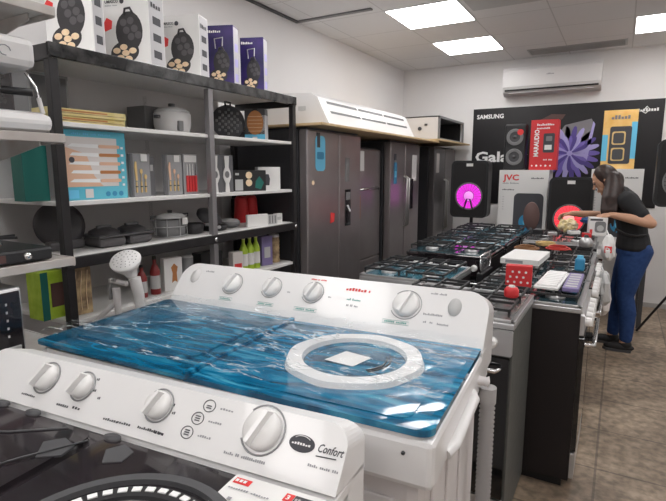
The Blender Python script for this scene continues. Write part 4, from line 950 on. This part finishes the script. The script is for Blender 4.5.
m=MB(); m.b2((.0,-.001,.08),(.05,-.0003,.34),'print_skyblue'); m.b2((.25,-.001,.10),(.30,-.0003,.46),'print_skyblue')
m.prism(rrect(.19,.37,.02,4,.065,.05),(0,-.0018,0),UX,UZ,.0008,'print_dark')
for z in (.08,.24):
    m.prism(rrect(.12,.13,.02,4,.085,z),(0,-.0028,0),UX,UZ,.0008,'gold'); m.prism(rrect(.095,.105,.02,4,.0975,z+.012),(0,-.0036,0),UX,UZ,.0008,'dark_grey')
m.build('printed_picture',c)
m=MB(); m.text('~UNTIME',(.07,-.001,.49),UX,UZ,.055,'poster_grey',.17,.03); m.build('lettering',c)
# speaker at the right edge
speaker('black loudspeaker cut off by the right edge of the photo',(.44,5.2,1.20),.38,.56,.30,'mid_grey','dark_grey',group='speakers at the back wall')
tripod('black tripod stand under the loudspeaker at the right edge',(.52,5.2,0),1.2)

# ------------------------------------------------------------------ stoves
def grate(m,cx_,cy_,w,d,z,mt='iron'):
    for s_ in (-1,1):
        m.box((cx_+s_*w/2,cy_,z),(.008,d,.010),mt); m.box((cx_,cy_+s_*d/2,z),(w,.008,.010),mt)
    m.box((cx_,cy_,z+.006),(w,.007,.010),mt); m.box((cx_,cy_,z+.006),(.007,d,.010),mt)
    for a in (-1,1):
        for b in (-1,1): m.box((cx_+a*w/2,cy_+b*d/2,z-.014),(.008,.008,.026),mt)
def stove(label,x0,y0,w,d,zt,face,body,front,top,lid=None,knob_m='knob_white',rim='silver',side=None,nb=(2,2)):
    """face: 'E' front panel towards +x, 'S' towards -y"""
    t=thing('gas_stove',label,'stove',(x0,y0,0)); 
    m=MB(); m.b2((0,0,.05),(w,d,zt-.035),side or body,.004); m.build('body',t)
    m=MB(); m.b2((.03,.03,0),(w-.03,d-.03,.055),'black_plastic'); m.build('plinth',t)
    m=MB(); m.b2((-.004,-.004,zt-.038),(w+.004,d+.004,zt-.012),rim,.006); m.b2((.018,.018,zt-.014),(w-.018,d-.018,zt-.004),top,.003); m.build('hob_plate',t)
    if rim=='silver':
        m=MB()
        for lo,hi in (((-.004,-.004,zt-.012),(.014,d+.004,zt)),((w-.014,-.004,zt-.012),(w+.004,d+.004,zt)),((-.004,-.004,zt-.012),(w,.012,zt)),((-.004,d-.012,zt-.012),(w,d+.004,zt))): m.b2(lo,hi,rim,.002)
        m.build('hob_rim',t)
    for i in range(nb[0]):
        for j in range(nb[1]):
            bx=w*(i+.5)/nb[0]; by=d*(j+.5)/nb[1]
            m=MB(); m.lathe([(.045,0),(.045,.008),(.03,.016),(0,.017)],(bx,by,zt-.004),'silver',seg=22); m.lathe([(.026,.014),(.026,.024),(0,.025)],(bx,by,zt-.004),'black_plastic',seg=20); m.build('burner',t)
    for i in range(nb[0]):
        m=MB()
        for j in range(nb[1]): grate(m,w*(i+.5)/nb[0],d*(j+.5)/nb[1],w/nb[0]*.82,d/nb[1]*.82,zt+.032)
        m.build('grate',t)
    if face=='E': o=Vector((w,0,0)); u=UY; L_=d
    else: o=Vector((0,0,0)); u=UX; L_=w
    n=u.cross(UZ)
    def PT(a,z,h): return o+u*a+UZ*z+n*h
    def slab(a0,a1,z0,z1,h,mt,name,parent=t):
        q=MB(); q.prism(rrect(a1-a0,z1-z0,.006,2,a0,z0),o+n*h,u,UZ,h-.0005,mt); return q.build(name,parent)
    cp=slab(.0,L_,zt-.14,zt-.04,.018,front,'control_panel')
    nk=5
    for k in range(nk):
        a=L_*(.14+.72*k/(nk-1)); q=MB(); q.lathe([(.022,0),(.020,.022),(.016,.026),(0,.027)],PT(a,zt-.09,.018),knob_m,axis=n,seg=18); d_=UZ; q.box(PT(a,zt-.09,.046),(.010,.010,.036) if True else 0,knob_m); q.build('knob',t)
    dr=slab(.008,L_-.008,.20,zt-.15,.022,'oven_glass' if front!='silver' else 'oven_glass','oven_door')
    fr=MB()
    q=MB(); q.tube([PT(.04,zt-.19,.022),PT(.05,zt-.19,.06),PT(L_-.05,zt-.19,.06),PT(L_-.04,zt-.19,.022)],.010,'chrome',8); q.build('handle',dr)
    slab(.008,L_-.008,.06,.19,.020,front if front!='silver' else 'silver','drawer')
    if lid=='up':    # raised glass lid at the back
        q=MB()
        if face=='S': q.b2((.01,d-.004,zt+.01),(w-.01,d+.004,zt+.10),'hob_glass',.002); q.b2((.0,d-.006,zt+.095),(w,d+.006,zt+.105),'silver')
        else: q.b2((-.004,.01,zt+.01),(.004,d-.01,zt+.10),'hob_glass',.002)
        q.build('glass_lid',t)
    if lid=='down':
        q=MB(); q.b2((.012,.012,zt+.055),(w-.012,d-.012,zt+.060),'glass',.001); q.build('glass_lid',t)
    return t
# A: silver stove next to the blue washer, oven facing the camera
stA=stove('silver gas stove with grey side standing right beside the blue washer',-.84,1.93,.53,.47,.938,'S','silver','silver','hob_grey',side='stove_side')
# B: black stove, front towards the aisle
stB=stove('black-sided gas stove with white knobs at the front of the aisle',-.60,2.43,.49,.57,.905,'E','stove_black','silver','hob_glass',nb=(2,2),side='stove_black')
stF=stove('dark gas stove behind the white-knobbed one, flat white carton on it',-.60,3.04,.49,.56,.905,'E','stove_black','black_gloss','hob_glass',side='stove_black')
stF2=stove('dark gas stove in the middle of the aisle row with loose wires on top',-.62,3.64,.50,.56,.90,'E','stove_black','black_gloss','black_gloss',side='stove_black')
stG=stove('light-rimmed stove by the woman, at the far end of the aisle row',-.66,4.30,.52,.50,.945,'E','stove_black','black_gloss','hob_grey',side='stove_black')
# left column
stC=stove('silver-framed gas stove with glass top behind the blue washer',-1.25,2.50,.50,.50,.925,'S','stove_black','silver','hob_blue',side='stove_black')
stD=stove('black gas stove with high iron grates facing the camera, left column',-1.28,3.30,.56,.53,.955,'S','stove_black','black_gloss','hob_glass',rim='black_gloss',side='stove_black')
stE=stove('blue-glass topped gas stove behind the black grated one',-1.30,3.94,.58,.53,.95,'S','stove_black','black_gloss','hob_blue',rim='black_gloss',side='stove_black')
stH=stove('gas stove at the far end of the left column, near the magenta loudspeaker',-1.32,4.57,.60,.50,.95,'S','stove_black','black_gloss','hob_blue',rim='black_gloss',side='stove_black')
# oven grill leaning beside stove D
t=thing('oven_rack','wire oven rack standing upright between the two stove columns','oven rack',(-.69,2.98,.0))
m=MB(); 
m.tube([(0,0,.90),(.0,.26,.90),(.0,.26,1.0),(0,0,1.0)],.005,'chrome',6,True)
for k in range(1,9): m.tube([(0,.029*k,.90),(0,.029*k,1.0)],.0022,'chrome',5)
m.build('grid',t)
m=MB(); m.b2((-.02,.0,0),(.02,.26,.895),'black_plastic',.005); m.build('support',t)

# things on the stoves
m=MB(); m.lathe([(.026,0),(.030,.006),(.030,.03),(.022,.042),(0,.045)],(0,0,0),'red',seg=22); m.lathe([(.014,.043),(.012,.05),(0,.05)],(0,0,0),'pale',seg=18)
one('red_regulator','round red cap lying on the silver stove grate','gas regulator cap',m,(-.365,2.16,.975),0)
t=thing('red_carton','red patterned carton standing on the black-sided stove','box',(-.455,2.50,.947),math.radians(6))
m=MB(); m.b2((0,0,0),(.12,.05,.10),'red',.002); c=m.build('carton',t)
m=MB()
for k in range(10): m.lathe([(.006,0),(.006,.001)],(.012+.010*k,-.0004,.02+.025*(k%3)),'carton_white',axis=(0,-1,0),seg=8)
m.build('printed_picture',c)
# keyboard-like white tray of parts and violet pack on stove B
t=thing('burner_kit','white foam tray of stove parts on the black-sided stove','parts tray',(-.325,2.50,.947),math.radians(-2))
m=MB(); m.b2((0,0,0),(.11,.42,.012),'carton_white',.002); tr=m.build('tray',t)
for k in range(9):
    m=MB(); m.b2((.012,.02+.044*k,.012),(.10,.045+.044*k,.022),'print_white',.003); m.build('strip',tr)
m=MB(); m.b2((0,0,0),(.07,.40,.018),'purple',.003)
for k in range(6): m.b2((.01,.03+.06*k,.018),(.06,.06+.06*k,.020),'light_grey')
one('violet_pack','long violet manual pack lying beside the white tray on the stove','pack',m,(-.20,2.50,.947),0)
t=thing('flat_white_carton','flat white carton lying on the dark stove behind the white-knobbed one','box',(-.60,3.10,.947),math.radians(-2))
m=MB(); m.b2((0,0,0),(.22,.40,.035),'carton_white',.002); c=m.build('carton',t)
m=MB(); m.b2((.03,-.001,.008),(.13,0,.026),'print_grey'); m.build('lettering',c)
m=MB(); m.b2((0,0,0),(.05,.06,.07),'print_blue',.01); m.cyl((.025,.03,.07),(.025,.03,.085),.016,'print_skyblue'); one('blue_canister','small blue canister on the stove behind the white knobs','canister',m,(-.19,3.06,.947),0)
for i,(a,b,c_,lab) in enumerate(((-.55,3.75,'wire_brown','brown coiled cable on the middle aisle stove, left one'),(-.35,3.85,'wire_red','red coiled cable on the middle aisle stove'),(-.45,4.02,'gold','yellowish coiled cable on the middle aisle stove'))):
    m=MB(); rr=random.Random(i); pts=[(.07*math.cos(k*.45)*(1+.2*math.sin(k*.13+i)),.08*math.sin(k*.45),.006+.0015*k*.35) for k in range(40)]
    m.tube(pts,.005,c_,6); one('coiled_cable',lab,'cable',m,(a,b,.945),0,'loose cables on the stoves')
for i,(x,y,sx,sy,h,mt,lab) in enumerate(((-.60,4.36,.08,.06,.04,'black_plastic','small black box on the light-rimmed stove, leftmost'),(-.48,4.33,.07,.05,.03,'silver','small silver block on the light-rimmed stove'),(-.22,4.34,.06,.05,.035,'red','small red carton on the light-rimmed stove'),(-.33,4.50,.09,.05,.03,'carton_white','small white carton on the light-rimmed stove'))):
    m=MB(); m.b2((0,0,0),(sx,sy,h),mt,.004); m.b2((sx*.2,sy*.2,h-.001),(sx*.8,sy*.8,h+.006),'mid_grey',.002); one('small_part_box',lab,'small box',m,(x,y,.985),.2*i,'small parts on the light-rimmed stove')
t=thing('oval_pan','dark brown oval pan standing on edge beside the speaker carton picture','pan',(-.66,4.66,.985))
m=MB(); m.lathe([(.055,-.01),(.062,0),(.058,.008),(0,.01)],(0,0,.125),'brown_plush',axis=(.35,-1,.05),seg=30,sx=1.1,sy=2.0); m.build('dish',t)
m=MB(); m.cyl((0,0,0),(0,0,.03),.03,'black_plastic',r1=.012); m.build('foot',t)
# appliance box & hanging bags at the end near the woman
t=thing('blender_carton','white carton with a grey blender picture at the stove end by the woman','box',(-.20,4.52,.985),math.radians(8))
m=MB(); m.b2((0,0,0),(.135,.10,.145),'carton_white',.002); c=m.build('carton',t)
m=MB(); m.prism(rrect(.08,.09,.02,4,.045,.025),(0,-.0008,0),UX,UZ,.0006,'mid_grey'); m.lathe([(.025,0),(.025,.001)],(.085,-.0014,.06),'light_grey',axis=(0,-1,0),seg=18); m.b2((.01,-.001,.12),(.10,0,.135),'print_dark'); m.b2((.01,-.001,.01),(.03,0,.05),'print_red'); m.build('printed_picture',c)
def bag(label,loc,w,h,mt,mark=None,seed=1,grp='bags hanging from the stove fronts'):
    t=thing('hanging_bag',label,'bag',loc,0,grp)
    m=MB(); rr=random.Random(seed); ns=14; prof=[(.25,1.0),(.55,.93),(.85,.7),(1.0,.4),(.95,.15),(.5,.0)]
    vs=[];fs=[]
    for a,b in prof:
        for k in range(ns):
            an=2*PI*k/ns; r_=a*(1+.18*rr.uniform(-1,1)); vs.append((.045*r_*math.cos(an),w/2*r_*math.sin(an),h*b-h))
    for i in range(len(prof)-1):
        for k in range(ns): fs.append((i*ns+k,(i+1)*ns+k,(i+1)*ns+(k+1)%ns,i*ns+(k+1)%ns))
    fs.append(tuple(range(ns))); fs.append(tuple(reversed(range((len(prof)-1)*ns,len(prof)*ns))))
    m.add(vs,fs,mt,False); b_=m.build('pouch',t)
    m=MB(); m.tube([(0,-.02,-.02),(-.02,0,.03),(0,.02,-.02)],.004,mt,6); m.build('strap',t)
    if mark:
        m=MB(); m.box((.0,-w/2*1.02,-h*.55),(.05,.004,.05),mark); m.text('D',(-.018,-w/2*1.02-.003,-h*.55-.016),UX,UZ,.045,'print_white',.03,.03); m.build('printed_mark',t)
bag('white bag with a red square mark hanging beside the woman',(-.045,4.36,1.02),.13,.20,'carton_white','print_red',3)
bag('crumpled grey and white bag hanging below the red-marked one',(-.045,3.62,.86),.16,.22,'light_grey',None,5)
bag('white crumpled bag hanging lowest on the aisle side of the stoves',(-.045,3.84,.80),.18,.28,'pale',None,8)
m=MB(); m.lathe([(.03,0),(.045,.01),(.05,.04),(.03,.07),(0,.075)],(0,0,0),'silver',seg=22); m.lathe([(.02,.07),(.012,.09),(0,.09)],(0,0,0),'black_plastic',seg=16)
one('metal_pot','small silver pot on the middle aisle stove, near the bags','pot',m,(-.19,4.10,.945),0)

# ------------------------------------------------------------------ the woman
PX,PY=.0,4.80
pr=thing('person','woman with long dark hair, black T-shirt and blue jeans bending over the stoves','person',(PX,PY,0),0)
def fuse(mb,name,mt,vox,it=4,fac=.6):
    tm=bpy.data.meshes.new('tm'); tm.from_pydata(mb.v,[],mb.f)
    bm=bmesh.new(); bm.from_mesh(tm); bmesh.ops.recalc_face_normals(bm,faces=bm.faces[:]); bm.to_mesh(tm); bm.free()
    o=bpy.data.objects.new('tm',tm); COL.objects.link(o)
    r=o.modifiers.new('r','REMESH'); r.mode='VOXEL'; r.voxel_size=vox; r.use_smooth_shade=True
    q=o.modifiers.new('s','SMOOTH'); q.factor=fac; q.iterations=it
    dg=bpy.context.evaluated_depsgraph_get(); me=bpy.data.meshes.new_from_object(o.evaluated_get(dg)); bpy.data.objects.remove(o)
    bm=bmesh.new(); bm.from_mesh(me); seen=set(); comps=[]
    for v in bm.verts:
        if v in seen: continue
        st_=[v]; seen.add(v); c_=[]
        while st_:
            q=st_.pop(); c_.append(q)
            for e in q.link_edges:
                o_=e.other_vert(q)
                if o_ not in seen: seen.add(o_); st_.append(o_)
        comps.append(c_)
    comps.sort(key=len)
    for c_ in comps[:-1]: bmesh.ops.delete(bm,geom=c_,context='VERTS')
    bm.to_mesh(me); bm.free(); me.name=name; me.materials.clear(); me.materials.append(MATS[mt])
    for p in me.polygons: p.use_smooth=True; p.material_index=0
    ob=bpy.data.objects.new(name,me); COL.objects.link(ob); ob.parent=pr; return ob
def chain(mb,keys,n=7,grow=0.,sg=18):
    """keys: (x,y,z, rx,ry,rz): dense run of ellipsoids that fuse into one tapering limb"""
    for a,b in zip(keys,keys[1:]):
        for k in range(n+1):
            t_=k/n; q=[a[i]+(b[i]-a[i])*t_ for i in range(6)]
            mb.sphere(q[:3],(q[3]+grow,q[4]+grow,q[5]+grow),'skin',sg,10)
TORSO=[(.125,0,.88,.095,.140,.07),(.12,0,.97,.100,.140,.07),(.10,0,1.08,.100,.135,.07),(.075,0,1.19,.105,.150,.07),(.045,0,1.27,.085,.155,.055),(.01,0,1.325,.055,.09,.04),(-.035,0,1.365,.046,.048,.04),(-.07,0,1.40,.048,.050,.045)]
AL=[(.05,-.165,1.265,.058,.055,.058),(.145,-.215,1.175,.046,.045,.046),(.225,-.255,1.10,.040,.040,.040),(.12,-.245,1.125,.040,.038,.040),(-.03,-.215,1.150,.025,.025,.025),(-.05,-.212,1.152,.025,.025,.022)]
AR=[(.02,.165,1.265,.058,.055,.058),(-.05,.19,1.18,.046,.045,.046),(-.11,.20,1.11,.040,.040,.040),(-.20,.13,1.12,.038,.036,.038),(-.335,.02,1.135,.025,.025,.025),(-.355,.01,1.135,.025,.025,.022)]
LL=[(.135,-.085,.84,.090,.078,.08),(.12,-.088,.66,.082,.075,.07),(.10,-.088,.48,.058,.055,.055),(.13,-.088,.33,.056,.052,.05),(.135,-.088,.12,.038,.036,.04),(.125,-.088,.06,.040,.036,.03)]
LR=[(.125,.085,.84,.090,.078,.08),(.09,.09,.66,.082,.075,.07),(.055,.092,.48,.058,.055,.055),(.06,.094,.33,.056,.052,.05),(.04,.095,.12,.038,.036,.04),(.03,.095,.06,.040,.036,.03)]
hb=MB()
chain(hb,TORSO); chain(hb,AL,10); chain(hb,AR,10); chain(hb,LL,10); chain(hb,LR,10)
for x,y in ((.125,-.088),(.03,.095)): chain(hb,[(x,y,.05,.035,.030,.025),(x-.09,y,.035,.03,.028,.016)],5)
H0=Vector((-.115,0,1.425))
tilt=Matrix.Translation(H0)@Matrix.Rotation(-.62,4,'Y')
hb.X=tilt
hb.sphere((0,0,.01),(.088,.072,.105),'skin',28,18)
hb.sphere((-.040,0,-.045),(.050,.052,.062),'skin',20,14)
hb.sphere((-.072,0,-.088),(.020,.024,.018),'skin',14,10)
hb.tube([(-.082,0,.020),(-.100,0,-.006),(-.112,0,-.022)],[.008,.010,.013],'skin',10)
hb.sphere((-.090,0,-.048),(.012,.024,.007),'skin',14,8); hb.sphere((-.088,0,-.058),(.012,.020,.008),'skin',14,8)
for s_ in (-1,1):
    hb.sphere((.005,s_*.074,-.005),(.018,.010,.028),'skin',12,10)
    hb.sphere((-.080,s_*.028,.032),(.010,.022,.007),'skin',12,8)
def hand(palm,dirn,side,curl):
    d=Vector(dirn).normalized(); s_=Vector(side); s_=(s_-d*s_.dot(d)).normalized(); nn=d.cross(s_)
    if nn.z<0 and abs(s_.z)<.8: nn=-nn
    hb.X=Matrix.Translation(Vector(palm))@Matrix((d,s_,nn)).transposed().to_4x4()
    hb.sphere((.038,0,0),(.048,.036,.015),'skin',16,10)
    for k,(y,l) in enumerate(((.027,.066),(.010,.074),(-.008,.069),(-.025,.054))):
        b=(.070-.004*abs(k-1),y,0); c1=curl*(1+.12*k)
        p1=(b[0]+l*.45*math.cos(c1*.5),y*1.15,-l*.45*math.sin(c1*.5)); p2=(p1[0]+l*.32*math.cos(c1*1.3),y*1.18,p1[2]-l*.32*math.sin(c1*1.3)); p3=(p2[0]+l*.25*math.cos(c1*1.9),y*1.18,p2[2]-l*.25*math.sin(c1*1.9))
        hb.tube([(.04,y*.9,0),b,p1,p2,p3],[.009,.0095,.0088,.0082,.0068],'skin',10)
    hb.tube([(.012,.022,-.003),(.035,.044,-.012),(.056,.052,-.022),(.074,.050,-.030)],[.012,.011,.0095,.0075],'skin',10)
hand((-.045,-.212,1.152),(-.97,.05,-.12),(-.1,.9,.3),.55)
hand((-.35,.012,1.135),(-.97,-.10,-.15),(0,-.9,.3),.75)
hb.X=Matrix.Identity(4)
fuse(hb,'body','skin',.0045,2,.5)
m=MB()
chain(m,[(.130,0,.885,.118,.172,.055),(.122,0,.96,.106,.152,.06)]+TORSO[1:6],8,.014)
SL=[AL[0],tuple(AL[0][i]+(AL[1][i]-AL[0][i])*1.15 for i in range(6))]; SR=[AR[0],tuple(AR[0][i]+(AR[1][i]-AR[0][i])*1.15 for i in range(6))]
chain(m,[TORSO[4],(.05,-.10,1.265,.075,.06,.062),SL[0],SL[1]],8,.013); chain(m,[TORSO[4],(.03,.10,1.265,.075,.06,.062),SR[0],SR[1]],8,.013)
fuse(m,'tshirt','shirt',.007,4)
m=MB()
chain(m,[(.125,0,.92,.110,.160,.05),(.13,0,.84,.118,.165,.06)],6,.010)
chain(m,[(.15,-.07,.85,.115,.085,.08)]+LL[1:5],12,.012); chain(m,[(.15,.07,.85,.115,.085,.08)]+LR[1:5],12,.012)
fuse(m,'jeans','jeans',.007,4)
m=MB(); m.tube([(-.01,-.155,1.035),(.06,-.172,1.0),(.14,-.168,.985),(.21,-.13,.995)],.010,'black_metal',8); m.build('waist_strap',pr)
for s_,(ax_,ay) in (('L',(.135,-.088)),('R',(.04,.095))):
    m=MB(); P_=[(.05,0),(.045,.03),(0,.042),(-.08,.044),(-.14,.036),(-.165,.0),(-.14,-.036),(-.08,-.042),(0,-.038),(.045,-.03)]
    m.prism(P_[::-1],(ax_,ay,.022),UX,UY,.022,'dark_grey'); so=m.build('shoe',pr)
    m=MB(); m.sphere((ax_-.045,ay,.035),(.115,.043,.038),'black_matt',20,12); m.sphere((ax_+.0,ay,.06),(.05,.042,.045),'black_matt',16,10); m.build('shoe_upper',so)
m=MB(); m.X=tilt; m.sphere((.020,0,.022),(.090,.084,.108),'skin',26,16); m.sphere((.035,0,-.02),(.078,.082,.09),'skin',22,14); m.X=Matrix.Identity(4)
chain(m,[(-.055,-.03,1.44,.075,.07,.06),(-.045,-.10,1.36,.072,.040,.06),(-.055,-.155,1.27,.066,.034,.06),(-.065,-.17,1.19,.050,.026,.05),(-.065,-.17,1.10,.022,.014,.03)],9)
chain(m,[(-.045,.03,1.42,.07,.06,.06),(-.04,.10,1.34,.06,.035,.06),(-.05,.13,1.24,.05,.03,.05)],7)
rr=random.Random(4)
for k in range(26):
    a=rr.uniform(-1,1); x0=-.055+.06*a
    m.tube([(x0,-.105,1.37),(x0*1.05-.005,-.165,1.28),(x0*1.0-.012,-.19,1.19),(x0*.8-.02,-.185,rr.uniform(1.05,1.12))],[.010,.011,.010,.005],'skin',6)
fuse(m,'hair','hair',.006,3,.5)
# eyes
m=MB(); m.X=tilt
for s_ in (-1,1): m.sphere((-.079,s_*.028,.016),(.010,.013,.007),'print_dark',12,8)
m.build('eyes',pr)
# plastic bag and cloth in her hands
m=MB(); rr=random.Random(9); bm=bmesh.new(); bmesh.ops.create_icosphere(bm,subdivisions=3,radius=1)
for v in bm.verts: k=1+.22*rr.uniform(-1,1); v.co=Vector((v.co.x*.075*k,v.co.y*.06*k,v.co.z*.06*k))
m.addbm(bm,'yellow_bag'); one('plastic_bag','crumpled yellowish plastic bag held by the woman over the stove','bag',m,(PX-.37,PY-.06,1.035),0)
m=MB(); rr=random.Random(2); bm=bmesh.new(); bmesh.ops.create_icosphere(bm,subdivisions=3,radius=1)
for v in bm.verts: k=1+.25*rr.uniform(-1,1); v.co=Vector((v.co.x*.07*k,v.co.y*.03*k,v.co.z*.028*k))
m.addbm(bm,'blue_cloth'); one('blue_cloth','small dark blue cloth between the woman\'s hands','cloth',m,(PX-.20,PY-.12,1.09),0)

# ------------------------------------------------------------------ world and view
w=bpy.data.worlds.new('world'); sc.world=w; w.use_nodes=True
w.node_tree.nodes['Background'].inputs[0].default_value=(.8,.85,.9,1); w.node_tree.nodes['Background'].inputs[1].default_value=.3
sc.view_settings.view_transform='Standard'; sc.view_settings.look='None'; sc.view_settings.exposure=.38; sc.view_settings.gamma=1; sc.view_settings.use_curve_mapping=False
sc.cycles.use_denoising=True
sc.cycles.max_bounces=8; sc.cycles.diffuse_bounces=5; sc.cycles.glossy_bounces=4; sc.cycles.transparent_max_bounces=12
sc.cycles.sample_clamp_indirect=6
